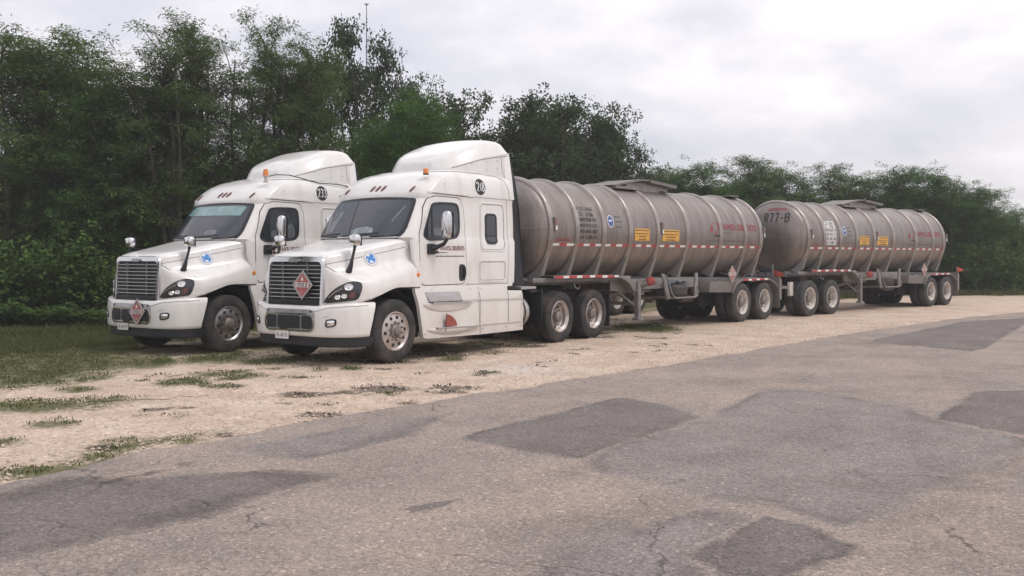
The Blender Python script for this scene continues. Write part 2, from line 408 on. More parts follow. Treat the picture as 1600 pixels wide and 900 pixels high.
def text_mesh(s, bold=.0):
    if (s, bold) in _text_cache: return _text_cache[(s, bold)]
    cu = bpy.data.curves.new('t', 'FONT'); cu.body = s; cu.size = 1; cu.offset = bold; cu.resolution_u = 3
    o = bpy.data.objects.new('t', cu); COL.objects.link(o)
    dg = bpy.context.evaluated_depsgraph_get(); dg.update()
    me = o.evaluated_get(dg).to_mesh()
    vs = np.array([v.co[:2] for v in me.vertices]); fs = [tuple(p.vertices) for p in me.polygons]
    o.to_mesh_clear() if False else None
    bpy.data.objects.remove(o); bpy.data.curves.remove(cu)
    vs = vs - vs.min(0); vs = vs / vs.max(0)
    _text_cache[(s, bold)] = (vs, fs)
    return vs, fs
def text_on(mb, s, S, x, y, w, h, t, bold=.0):
    vs, fs = text_mesh(s, bold)
    mb.add([S(x + v[0] * w, y + v[1] * h, t) for v in vs], fs); return mb
def two_tone(tr, tw, parent):
    # one strip of tape printed red and white: a single mesh with two materials
    q = MB(); q.add(tr.v, tr.f); q.add(tw.v, tw.f); n = len(tr.f)
    o = q.build('reflective_tape', 'red_tape', parent, smooth=False)
    o.data.materials.append(MATS['white_tape'])
    ws = [sum((Vector(tw.v[i]) for i in f), Vector()) / len(f) for f in tw.f]
    for p in o.data.polygons:
        if any((p.center - w).length < 1e-3 for w in ws): p.material_index = 1
    return o
GL = {  # plain block letters as strokes in a unit cell
 '0': [[(0, .2), (0, .8), (.25, 1), (.75, 1), (1, .8), (1, .2), (.75, 0), (.25, 0), (0, .2)]], '1': [[(.0, .74), (.85, 1), (.85, 0)]],
 '2': [[(0, .75), (.15, .95), (.5, 1), (.85, .95), (1, .75), (.9, .52), (0, 0), (1, 0)]], '3': [[(0, .85), (.3, 1), (.7, 1), (1, .82), (.9, .58), (.5, .53), (.9, .47), (1, .2), (.7, 0), (.3, 0), (0, .15)]],
 '4': [[(.75, 0), (.75, 1), (0, .3), (1, .3)]], '5': [[(1, 1), (.1, 1), (.05, .58), (.6, .62), (1, .42), (.95, .12), (.5, 0), (0, .12)]],
 '6': [[(.9, .95), (.4, 1), (.05, .75), (0, .25), (.3, 0), (.7, 0), (1, .2), (1, .42), (.7, .58), (.3, .56), (.02, .38)]], '7': [[(0, 1), (1, 1), (.45, 0)]],
 '8': [[(.5, .53), (.12, .68), (.12, .88), (.4, 1), (.6, 1), (.88, .88), (.88, .68), (.5, .53), (0, .35), (0, .15), (.3, 0), (.7, 0), (1, .15), (1, .35), (.5, .53)]],
 '9': [[(.1, .05), (.6, 0), (.95, .25), (1, .75), (.7, 1), (.3, 1), (0, .8), (0, .58), (.3, .42), (.7, .44), (.98, .62)]],
 'A': [[(0, 0), (.5, 1), (1, 0)], [(.2, .35), (.8, .35)]], 'B': [[(0, 0), (0, 1), (.7, 1), (.95, .85), (.95, .66), (.7, .53), (0, .53)], [(.7, .53), (1, .38), (1, .15), (.75, 0), (0, 0)]],
 'C': [[(1, .82), (.7, 1), (.3, 1), (0, .78), (0, .22), (.3, 0), (.7, 0), (1, .18)]], 'D': [[(0, 0), (0, 1), (.6, 1), (1, .78), (1, .22), (.6, 0), (0, 0)]],
 'E': [[(1, 1), (0, 1), (0, 0), (1, 0)], [(0, .52), (.8, .52)]], 'F': [[(1, 1), (0, 1), (0, 0)], [(0, .52), (.8, .52)]], 'H': [[(0, 0), (0, 1)], [(1, 0), (1, 1)], [(0, .5), (1, .5)]],
 'I': [[(.5, 0), (.5, 1)]], 'L': [[(0, 1), (0, 0), (1, 0)]], 'M': [[(0, 0), (0, 1), (.5, .4), (1, 1), (1, 0)]], 'N': [[(0, 0), (0, 1), (1, 0), (1, 1)]], 'O': [[(0, .22), (0, .78), (.3, 1), (.7, 1), (1, .78), (1, .22), (.7, 0), (.3, 0), (0, .22)]],
 'P': [[(0, 0), (0, 1), (.7, 1), (1, .85), (1, .62), (.7, .48), (0, .48)]], 'Q': [[(0, .22), (0, .78), (.3, 1), (.7, 1), (1, .78), (1, .22), (.7, 0), (.3, 0), (0, .22)], [(.6, .3), (1.05, -.05)]],
 'R': [[(0, 0), (0, 1), (.7, 1), (1, .85), (1, .65), (.7, .52), (0, .52)], [(.5, .52), (1.03, 0)]], 'S': [[(1, .85), (.7, 1), (.3, 1), (0, .82), (.1, .62), (.9, .4), (1, .18), (.7, 0), (.3, 0), (0, .15)]],
 'T': [[(0, 1), (1, 1)], [(.5, 1), (.5, 0)]], 'U': [[(0, 1), (0, .2), (.3, 0), (.7, 0), (1, .2), (1, 1)]], 'V': [[(0, 1), (.5, 0), (1, 1)]], 'Z': [[(0, 1), (1, 1), (0, 0), (1, 0)]],
 '-': [[(0, .45), (1, .45)]], ',': [[(.4, .08), (.3, -.18)]], ' ': []}
def block_text(mb, s, S, x, y, w, h, t, sw, pitch=1.42, step=.05):
    # letters of width cw, spaced by pitch, filling the width w; w < 0 writes mirrored for the far side
    wd_ = {'1': .42, 'I': .30, '-': .85, ',': .3, ' ': .55, 'M': 1.2}
    gap = pitch - 1; tot = sum(wd_.get(c, 1) for c in s) + gap * (len(s) - 1); u = w / tot
    sw = min(sw, .29 * abs(u)); m = math.copysign(sw / 2, w); x0 = x
    for i, ch in enumerate(s):
        cw = u * wd_.get(ch, 1)
        for k, st_ in enumerate(GL[ch]):
            if ch == 'I': ribbon(mb, [(x0 + cw / 2, y), (x0 + cw / 2, y + h)], S, t, sw, step=step, close=False, back=t - .002); continue
            ribbon(mb, [(x0 + m + a_ * (cw - 2 * m), y + sw / 2 + b_ * (h - sw)) for a_, b_ in st_], S, t + k * .0004, sw, step=step, close=False, back=t - .002)
        x0 += cw + u * gap
    return mb
def scribble(mb, S, x0, x1, y, h, t, seed):
    # a line of small worn print that cannot be read
    rnd = random.Random(seed); x = x0
    while x < x1 - h * .5:
        w = rnd.uniform(.5, 2.2) * h; w = min(w, x1 - x); 
        mb.add([S(x, y, t), S(x + w, y, t), S(x + w, y + h, t), S(x, y + h, t)], [(0, 1, 2, 3)]); x += w + h * .28
    return mb

# ------------------------------------------------------------------ ground
def edge_y(x):
    P = [(-60, -6.2), (-12, -4.95), (-8.1, -4.62), (-6.68, -4.42), (-4.3, -4.37), (-2.33, -4.52), (-1.43, -4.60), (1.5, -4.88), (4.81, -5.02), (9.66, -5.2), (18.0, -6.0), (22.3, -6.9), (34, -10.5), (60, -22), (120, -55)]
    for i in range(len(P) - 1):
        if x <= P[i + 1][0]:
            a, b = P[i], P[i + 1]; return a[1] + (b[1] - a[1]) * (x - a[0]) / (b[0] - a[0])
    return P[-1][1]
TH = .631
BL = [(-3.53, -.47, .34, .56), (-2.64, .08, .38, .4), (-4.2, .8, .2, .5), (-5.79, -.88, .9, .45), (-6.52, -3.73, .19, .16), (-6.18, -4.35, .17, .16), (-7.07, -4.32, .33, .16), (-7.71, -4.44, .57, .28), (-1.4, -.92, .12, .34), (-.97, -1.21, .18, .35), (-2.58, -.66, .33, .38), (-1.11, 1.94, .66, 1.08), (-.8, .81, .54, .93), (-3.69, 2.66, 1.3, 2.47), (-4.97, 1.15, .79, .81), (-2.25, 2.28, .63, .99), (-2.99, -4.78, .24, .12), (9.5, -.66, .9, 1.6), (-5.01, -1.07, .47, .22), (-9.5, -4.6, 1.2, .35)]
_r = random.Random(12)
for _k in range(46):
    _x = _r.uniform(-8.5, 4.5); _y = _r.uniform(-1.6, 4.5) if _k % 3 else _r.uniform(-4.2, 0)
    if _x > 0: _y = _r.uniform(-1.5, .6)
    BL.append((_x, _y, _r.uniform(.08, .38), _r.uniform(.06, .30)))
WEEDS = [(-4.41, -4.15, .33, .22), (-3.43, -2.76, .32, .29), (-2.37, -3.19, .46, .38), (-1.73, -3.84, .51, .22), (-3.76, -3.58, .14, .15), (-5.77, -4.29, .09, .1), (3.81, -1.07, .5, .45), (.06, -.88, .63, .4), (6.2, -.9, .8, .3), (1.6, -1.0, .5, .3)] + [(_r.uniform(-7, 9), _r.uniform(-4.6, -1.2), _r.uniform(.08, .3), _r.uniform(.06, .2)) for _k in range(40)]
rt = (math.sin(TH), -math.cos(TH)); dp = (math.cos(TH), math.sin(TH))
def sstep(a, b, x): t = min(1, max(0, (x - a) / (b - a))); return t * t * (3 - 2 * t)
def blobv(x, y, L):
    m = 0
    for (cx, cy, a, b) in L:
        u = ((x - cx) * rt[0] + (y - cy) * rt[1]) / (a * 1.25); v = ((x - cx) * dp[0] + (y - cy) * dp[1]) / (b * 1.25)
        q = u * u + v * v
        if q < 4: m = max(m, math.exp(-q * 1.1))
    return m
def nz(x, y, s, z=0.0): return noise.fractal(Vector((x * s, y * s, z)), 1.0, 2.0, 4)
def grass_v(x, y):
    n = nz(x, y, .9, 3.1) * .45 + nz(x, y, 3.3, 8.) * .25
    # verge limit: far band of grass before the trees
    lim = 6.8 - .17 * (x - 2) if x > 2 else 6.8 + (x - 2) * .62
    if x > 8: lim = min(lim, 5.8 - .21 * (x - 8))
    far = sstep(lim - 2.6, lim + .6, y + n * 3.0)
    if x > 24: far = max(far, sstep(42.0, 45.0, .807 * x + .59 * y + 16.8 + n * 2.5))
    g = max(far, blobv(x, y, BL) * (1.0 + n))
    if -1.5 < x < 12 and -.9 < y < 6: g = max(g, .42 + n * .9)
    d = y - edge_y(x)
    if x < -5 and 0 < d < .8: g = max(g, (.62 - abs(d - .3)) * (.75 + n * 2.0))
    return max(0, min(1, g))
def ground_mat():
    m = bpy.data.materials.new('gravel_and_grass'); N, L = nodes_of(m); b = N['Principled BSDF']; b.inputs['Roughness'].default_value = .95; b.inputs['Specular IOR Level'].default_value = .15
    t = N.new('ShaderNodeTexCoord')
    def noise_(s, d=6, r=.6):
        n = N.new('ShaderNodeTexNoise'); n.inputs['Scale'].default_value = s; n.inputs['Detail'].default_value = d; n.inputs['Roughness'].default_value = r; L.new(t.outputs['Object'], n.inputs['Vector']); return n
    def ramp(src, stops):
        r = N.new('ShaderNodeValToRGB'); r.color_ramp.elements[0].position = stops[0][0]; r.color_ramp.elements[0].color = (*stops[0][1], 1)
        r.color_ramp.elements[1].position = stops[-1][0]; r.color_ramp.elements[1].color = (*stops[-1][1], 1)
        for p, c in stops[1:-1]: e = r.color_ramp.elements.new(p); e.color = (*c, 1)
        L.new(src, r.inputs[0]); return r
    a = noise_(1.2, 8, .65); g = ramp(a.outputs['Fac'], [(.3, (.50, .385, .30)), (.5, (.63, .495, .395)), (.7, (.72, .595, .49))])
    v = N.new('ShaderNodeTexVoronoi'); v.inputs['Scale'].default_value = 26; v.inputs['Randomness'].default_value = 1; L.new(t.outputs['Object'], v.inputs['Vector'])
    v2 = N.new('ShaderNodeTexVoronoi'); v2.inputs['Scale'].default_value = 75; L.new(t.outputs['Object'], v2.inputs['Vector'])
    sp = ramp(v.outputs['Color'], [(0, (.62, .62, .62)), (.8, (1.05, 1.05, 1.05)), (1, (1.5, 1.5, 1.5))])
    mul = N.new('ShaderNodeMix'); mul.data_type = 'RGBA'; mul.blend_type = 'MULTIPLY'; mul.inputs[0].default_value = .8; L.new(g.outputs[0], mul.inputs[6]); L.new(sp.outputs[0], mul.inputs[7])
    sp2 = ramp(v2.outputs['Color'], [(0, (.7, .7, .7)), (1, (1.25, 1.25, 1.25))])
    mul2 = N.new('ShaderNodeMix'); mul2.data_type = 'RGBA'; mul2.blend_type = 'MULTIPLY'; mul2.inputs[0].default_value = .7; L.new(mul.outputs[2], mul2.inputs[6]); L.new(sp2.outputs[0], mul2.inputs[7])
    # darker earthy stains
    s = noise_(.55, 9, .7); smr = N.new('ShaderNodeMapRange'); smr.inputs['From Min'].default_value = .52; smr.inputs['From Max'].default_value = .72; smr.inputs['To Max'].default_value = .45; L.new(s.outputs['Fac'], smr.inputs['Value'])
    m1 = N.new('ShaderNodeMix'); m1.data_type = 'RGBA'; L.new(smr.outputs[0], m1.inputs[0]); L.new(mul2.outputs[2], m1.inputs[6]); m1.inputs[7].default_value = (.38, .275, .22, 1)
    fl = noise_(5.5, 7, .75); fmr = N.new('ShaderNodeMapRange'); fmr.inputs['From Min'].default_value = .60; fmr.inputs['From Max'].default_value = .67; fmr.inputs['To Max'].default_value = .6; L.new(fl.outputs['Fac'], fmr.inputs['Value'])
    m2 = N.new('ShaderNodeMix'); m2.data_type = 'RGBA'; L.new(fmr.outputs[0], m2.inputs[0]); L.new(m1.outputs[2], m2.inputs[6]); m2.inputs[7].default_value = (.20, .145, .115, 1)
    # grass base
    at = N.new('ShaderNodeAttribute'); at.attribute_name = 'grass'
    gn = noise_(11, 8, .75); ad = N.new('ShaderNodeMath'); ad.operation = 'MULTIPLY_ADD'; L.new(gn.outputs['Fac'], ad.inputs[0]); ad.inputs[1].default_value = 1.7; L.new(at.outputs['Fac'], ad.inputs[2])
    gm = N.new('ShaderNodeMapRange'); gm.inputs['From Min'].default_value = 1.18; gm.inputs['From Max'].default_value = 1.6; gm.inputs['To Max'].default_value = .93; L.new(ad.outputs[0], gm.inputs['Value'])
    gc = noise_(3, 6); gr = ramp(gc.outputs['Fac'], [(.3, (.085, .095, .040)), (.7, (.165, .162, .080))])
    m3 = N.new('ShaderNodeMix'); m3.data_type = 'RGBA'; L.new(gm.outputs[0], m3.inputs[0]); L.new(m2.outputs[2], m3.inputs[6]); L.new(gr.outputs[0], m3.inputs[7])
    wa = N.new('ShaderNodeAttribute'); wa.attribute_name = 'white'
    wm = N.new('ShaderNodeMath'); wm.operation = 'MULTIPLY'; L.new(wa.outputs['Fac'], wm.inputs[0]); wn_ = noise_(6, 6, .7); wr = N.new('ShaderNodeMapRange'); wr.inputs['From Min'].default_value = .42; wr.inputs['From Max'].default_value = .6; L.new(wn_.outputs['Fac'], wr.inputs['Value']); L.new(wr.outputs[0], wm.inputs[1])
    m4 = N.new('ShaderNodeMix'); m4.data_type = 'RGBA'; L.new(wm.outputs[0], m4.inputs[0]); L.new(m3.outputs[2], m4.inputs[6]); m4.inputs[7].default_value = (.62, .58, .55, 1)
    da = N.new('ShaderNodeAttribute'); da.attribute_name = 'weeds'
    dm = N.new('ShaderNodeMath'); dm.operation = 'MULTIPLY_ADD'; L.new(gn.outputs['Fac'], dm.inputs[0]); dm.inputs[1].default_value = 1.0; L.new(da.outputs['Fac'], dm.inputs[2])
    dr = N.new('ShaderNodeMapRange'); dr.inputs['From Min'].default_value = .98; dr.inputs['From Max'].default_value = 1.15; dr.inputs['To Max'].default_value = .8; L.new(dm.outputs[0], dr.inputs['Value'])
    m5 = N.new('ShaderNodeMix'); m5.data_type = 'RGBA'; L.new(dr.outputs[0], m5.inputs[0]); L.new(m4.outputs[2], m5.inputs[6]); m5.inputs[7].default_value = (.085, .07, .055, 1)
    L.new(m5.outputs[2], b.inputs['Base Color'])
    bn = noise_(30, 5, .7); bp = N.new('ShaderNodeBump'); bp.inputs['Strength'].default_value = .6; bp.inputs['Distance'].default_value = .03; L.new(bn.outputs['Fac'], bp.inputs['Height'])
    bp2 = N.new('ShaderNodeBump'); bp2.inputs['Strength'].default_value = .5; bp2.inputs['Distance'].default_value = .02; L.new(v.outputs['Distance'], bp2.inputs['Height']); L.new(bp.outputs[0], bp2.inputs['Normal']); L.new(bp2.outputs[0], b.inputs['Normal'])
    MATS['ground'] = m
ground_mat()
def build_ground():
    xs = [-1200, -400, -120, -60, -40, -30, -24, -20] + list(np.arange(-17, 46, .22)) + [48, 54, 62, 75, 100, 150, 300, 700, 1400]
    ys = [-1200, -400, -120, -60, -40, -30, -22, -16] + list(np.arange(-12, 12, .22)) + [12.6, 14, 16, 19, 24, 34, 60, 130, 400, 1200]
    nx, ny = len(xs), len(ys)
    vs = []; ga = []; wa = []; da = []
    for x in xs:
        for y in ys:
            near = -17 <= x <= 46 and -12 <= y <= 12.6
            z = 0
            if near and y > edge_y(x): z = nz(x, y, .35, 1.) * .03
            vs.append((x, y, z - .004))
            if near: g = grass_v(x, y)
            else: g = 1.0 if y > 0 else .5
            ga.append(g)
            q = ((x - .5) * rt[0] + (y + 3.36) * rt[1]) / .75, ((x - .5) * dp[0] + (y + 3.36) * dp[1]) / .8
            wa.append(math.exp(-(q[0] ** 2 + q[1] ** 2)))
            da.append(blobv(x, y, WEEDS) if near else 0)
    fs = [(i * ny + j, (i + 1) * ny + j, (i + 1) * ny + j + 1, i * ny + j + 1) for i in range(nx - 1) for j in range(ny - 1)]
    me = bpy.data.meshes.new('ground'); me.from_pydata(vs, [], fs)
    for nm, arr in (('grass', ga), ('white', wa), ('weeds', da)):
        a = me.attributes.new(nm, 'FLOAT', 'POINT'); a.data.foreach_set('value', arr)
    for p in me.polygons: p.use_smooth = True
    me.materials.append(MATS['ground'])
    o = bpy.data.objects.new('ground', me); COL.objects.link(o); tag(o, kind='structure')
build_ground()

def asphalt(name, base, dark, is_patch):
    m = bpy.data.materials.new(name); N, L = nodes_of(m); b = N['Principled BSDF']; b.inputs['Roughness'].default_value = .9; b.inputs['Specular IOR Level'].default_value = .2
    t = N.new('ShaderNodeTexCoord')
    def noise_(s, d=6, r=.6, st=None):
        n = N.new('ShaderNodeTexNoise'); n.inputs['Scale'].default_value = s; n.inputs['Detail'].default_value = d; n.inputs['Roughness'].default_value = r
        if st:
            mp = N.new('ShaderNodeMapping'); mp.inputs['Scale'].default_value = st; L.new(t.outputs['Object'], mp.inputs[0]); L.new(mp.outputs[0], n.inputs['Vector'])
        else: L.new(t.outputs['Object'], n.inputs['Vector'])
        return n
    def ramp(src, stops):
        r = N.new('ShaderNodeValToRGB'); r.color_ramp.elements[0].position = stops[0][0]; r.color_ramp.elements[0].color = (*stops[0][1], 1)
        r.color_ramp.elements[1].position = stops[-1][0]; r.color_ramp.elements[1].color = (*stops[-1][1], 1)
        for p, c in stops[1:-1]: e = r.color_ramp.elements.new(p); e.color = (*c, 1)
        L.new(src, r.inputs[0]); return r
    def mixc(f, a, c, mode='MIX'):
        r = N.new('ShaderNodeMix'); r.data_type = 'RGBA'; r.blend_type = mode
        if isinstance(f, float): r.inputs[0].default_value = f
        else: L.new(f, r.inputs[0])
        for i, q in ((6, a), (7, c)):
            if isinstance(q, tuple): r.inputs[i].default_value = (*q, 1)
            else: L.new(q, r.inputs[i])
        return r.outputs[2]
    lo = tuple(c * .84 for c in base); hi = tuple(c * 1.14 for c in base)
    big = noise_(.45, 6, .6, (1, 1.6, 1)); c0 = ramp(big.outputs['Fac'], [(.35, lo), (.5, base), (.66, hi)]).outputs[0]
    # dusty, tan worn areas
    du = noise_(.8, 9, .68); dmr = N.new('ShaderNodeMapRange'); dmr.inputs['From Min'].default_value = .42; dmr.inputs['From Max'].default_value = .62; dmr.inputs['To Max'].default_value = .8; L.new(du.outputs['Fac'], dmr.inputs['Value'])
    c0 = mixc(dmr.outputs[0], c0, (.395, .318, .268))
    # worn dark stains
    ds = noise_(1.7, 9, .75); dm2 = N.new('ShaderNodeMapRange'); dm2.inputs['From Min'].default_value = .60; dm2.inputs['From Max'].default_value = .72; dm2.inputs['To Max'].default_value = .5; L.new(ds.outputs['Fac'], dm2.inputs['Value'])
    c0 = mixc(dm2.outputs[0], c0, (.195, .16, .145))
    if is_patch:
        at = N.new('ShaderNodeAttribute'); at.attribute_name = 'edge'
        en = noise_(14, 6, .75); ad = N.new('ShaderNodeMath'); ad.operation = 'MULTIPLY_ADD'; L.new(en.outputs['Fac'], ad.inputs[0]); ad.inputs[1].default_value = .9; L.new(at.outputs['Fac'], ad.inputs[2])
        em = N.new('ShaderNodeMapRange'); em.inputs['From Min'].default_value = .62; em.inputs['From Max'].default_value = 1.02; em.inputs['To Max'].default_value = .9; L.new(ad.outputs[0], em.inputs['Value'])
        pn = noise_(1.3, 7, .65); pc = ramp(pn.outputs['Fac'], [(.3, tuple(c * .85 for c in dark)), (.7, tuple(c * 1.3 for c in dark))]).outputs[0]
        c0 = mixc(em.outputs[0], c0, pc)
        # the rolled joint round a repair is blacker in places
        jn = noise_(1.1, 3, .6); jm = N.new('ShaderNodeMapRange'); jm.inputs['From Min'].default_value = .42; jm.inputs['From Max'].default_value = .58; jm.inputs['To Max'].default_value = .75; L.new(jn.outputs['Fac'], jm.inputs['Value'])
        e1 = N.new('ShaderNodeMapRange'); e1.inputs['From Min'].default_value = 1.35; e1.inputs['From Max'].default_value = 1.0; L.new(ad.outputs[0], e1.inputs['Value'])
        e2 = N.new('ShaderNodeMath'); e2.operation = 'MULTIPLY'; L.new(e1.outputs[0], e2.inputs[0]); L.new(em.outputs[0], e2.inputs[1])
        e3 = N.new('ShaderNodeMath'); e3.operation = 'MULTIPLY'; L.new(e2.outputs[0], e3.inputs[0]); L.new(jm.outputs[0], e3.inputs[1])
        c0 = mixc(e3.outputs[0], c0, tuple(c * .62 for c in dark))
    v = N.new('ShaderNodeTexVoronoi'); v.inputs['Scale'].default_value = 48; L.new(t.outputs['Object'], v.inputs['Vector'])
    v2 = N.new('ShaderNodeTexVoronoi'); v2.inputs['Scale'].default_value = 130; L.new(t.outputs['Object'], v2.inputs['Vector'])
    s1 = ramp(v.outputs['Color'], [(0, (.45, .45, .45)), (.4, (.86, .86, .86)), (.8, (1.08, 1.08, 1.08)), (1, (2.0, 1.92, 1.82))]).outputs[0]
    s2 = ramp(v2.outputs['Color'], [(0, (.55, .55, .55)), (1, (1.45, 1.45, 1.45))]).outputs[0]
    c0 = mixc(.75, c0, s1, 'MULTIPLY'); c0 = mixc(.8, c0, s2, 'MULTIPLY')
    L.new(c0, b.inputs['Base Color'])
    wv = noise_(2.5, 4, .6); wm = N.new('ShaderNodeVectorMath'); wm.operation = 'MULTIPLY_ADD'; L.new(wv.outputs['Color'], wm.inputs[0]); wm.inputs[1].default_value = (.5, .5, 0); L.new(t.outputs['Object'], wm.inputs[2])
    cv = N.new('ShaderNodeTexVoronoi'); cv.feature = 'DISTANCE_TO_EDGE'; cv.inputs['Scale'].default_value = .55; L.new(wm.outputs[0], cv.inputs['Vector'])
    ck = N.new('ShaderNodeMapRange'); ck.inputs['From Min'].default_value = .007; ck.inputs['From Max'].default_value = .003; L.new(cv.outputs['Distance'], ck.inputs['Value'])
    cn = noise_(.7, 3, .6); cm = N.new('ShaderNodeMapRange'); cm.inputs['From Min'].default_value = .50; cm.inputs['From Max'].default_value = .60; cm.inputs['To Max'].default_value = .6; L.new(cn.outputs['Fac'], cm.inputs['Value'])
    cx = N.new('ShaderNodeMath'); cx.operation = 'MULTIPLY'; L.new(ck.outputs[0], cx.inputs[0]); L.new(cm.outputs[0], cx.inputs[1])
    c0 = mixc(cx.outputs[0], c0, (.06, .05, .048)); L.new(c0, b.inputs['Base Color'])
    bn = noise_(55, 4, .7); bp = N.new('ShaderNodeBump'); bp.inputs['Strength'].default_value = .8; bp.inputs['Distance'].default_value = .014; L.new(bn.outputs['Fac'], bp.inputs['Height']); L.new(bp.outputs[0], b.inputs['Normal'])
    MATS[name] = m
asphalt('asphalt', (.300, .254, .230), None, False)
asphalt('dark_asphalt', (.300, .254, .230), (.172, .150, .143), True)
asphalt('grey_asphalt', (.300, .254, .230), (.236, .208, .198), True)
def build_road():
    xs = [-200, -100, -60, -30, -20] + list(np.arange(-14, 45, .12)) + [50, 60, 80, 120]
    G = []
    for x in xs:
        e = edge_y(x)
        if -14 <= x <= 45: e += nz(x, 0, 1.1, 5.) * .13 + nz(x, 0, 5., 7.) * .05
        row = []
        for k, d in enumerate([0, .04, .15, 1, 3, 7, 14, 30, 80, 200]):
            row.append((x, e - d, .0 if k == 0 else (.012 if k == 1 else .018)))
        G.append(row)
    mb = MB(); mb.grid(G); o = mb.build('road', 'asphalt', sharp=80); tag(o, kind='structure')
build_road()
def road_patch(pts, m, z, seed, fade=.16):
    P = roundpoly(pts, 1, .07); P = densify(P, .10); n = len(P)
    c = np.mean(np.array(P), 0); rnd = random.Random(seed)
    Q = []
    for p in P:
        q = np.array(p); d = (q - c); d = d / np.hypot(*d)
        Q.append(q + d * (nz(p[0], p[1], 2.2, seed) * .06 + nz(p[0], p[1], 9, seed) * .05))
    vs = []; ea = []
    for k, (off, val) in enumerate([(.10, 0), (-.02, .35), (-fade, .8), (-.5, 1.0)]):
        for q in Q:
            d = (q - c); l = np.hypot(*d); d = d / l; oo = max(off, -l * .8)
            v = q + d * oo; vs.append((v[0], v[1], .0186 if k == 0 else z)); ea.append(val)
    vs.append((c[0], c[1], z)); ea.append(1.0)
    fs = [(k * n + i, k * n + (i + 1) % n, (k + 1) * n + (i + 1) % n, (k + 1) * n + i) for k in range(3) for i in range(n)] + [(3 * n + i, 3 * n + (i + 1) % n, 4 * n) for i in range(n)]
    me = bpy.data.meshes.new('asphalt_patch'); me.from_pydata(vs, [], fs)
    a = me.attributes.new('edge', 'FLOAT', 'POINT'); a.data.foreach_set('value', ea)
    me.materials.append(MATS[m]); o = bpy.data.objects.new('asphalt_patch', me); COL.objects.link(o); tag(o, kind='structure')
    bm = bmesh.new(); bm.from_mesh(me); bmesh.ops.recalc_face_normals(bm, faces=bm.faces)
    if bm.faces[0].normal.z < 0: bmesh.ops.reverse_faces(bm, faces=bm.faces)
    bm.to_mesh(me); bm.free()
road_patch([(-5.09, -7.91), (-3.17, -7.40), (-2.15, -7.68), (.27, -7.32), (.66, -7.85), (-.16, -9.25), (-.87, -9.7), (-1.55, -10.8), (-3.44, -10.56), (-4.91, -10.37), (-5.61, -10.2), (-5.28, -9.56), (-5.35, -9.16)], 'grey_asphalt', .0205, 5, .25)
road_patch([(-7.48, -9.14), (-7.03, -9.0), (-6.4, -9.12), (-5.68, -9.31), (-5.64, -9.71), (-6.65, -9.8), (-7.45, -10.15), (-8.01, -9.39)], 'grey_asphalt', .0205, 6, .3)
road_patch([(-4.64, -6.3), (-3.65, -6.21), (-1.35, -6.17), (-1.58, -6.9), (-2.19, -7.66), (-2.94, -7.68), (-4.09, -7.68), (-4.75, -7.73), (-4.78, -7.04)], 'dark_asphalt', .0225, 1)
road_patch([(-.83, -9.66), (1.68, -9.55), (2.31, -10.12), (1.48, -10.84), (-.31, -11.03), (-1.29, -10.54)], 'dark_asphalt', .0225, 2)
road_patch([(-6.69, -9.67), (-6.24, -9.7), (-5.62, -9.72), (-5.68, -10.06), (-5.94, -10.41), (-6.34, -10.41), (-6.87, -10.24), (-6.93, -9.98)], 'dark_asphalt', .0225, 3, .1)
road_patch([(8.37, -6.2), (16.28, -6.5), (19.3, -7.75), (7.38, -8.54)], 'dark_asphalt', .0225, 4, .3)
road_patch([(-8.63, -4.98), (-7.67, -4.87), (-7.38, -5.43), (-6.61, -5.94), (-6.34, -6.58), (-7.13, -6.57), (-7.81, -6.81), (-8.54, -6.67), (-9.38, -6.63)], 'dark_asphalt', .0225, 7, .4)
road_patch([(-6.91, -7.63), (-6.77, -7.67), (-6.47, -7.79), (-6.64, -7.85), (-6.96, -7.78)], 'dark_asphalt', .0215, 8, .03)
road_patch([(-6.3, -5.0), (-4.5, -5.0), (-3.6, -5.3), (-4.9, -5.9), (-6.2, -5.9)], 'grey_asphalt', .0205, 9, .3)

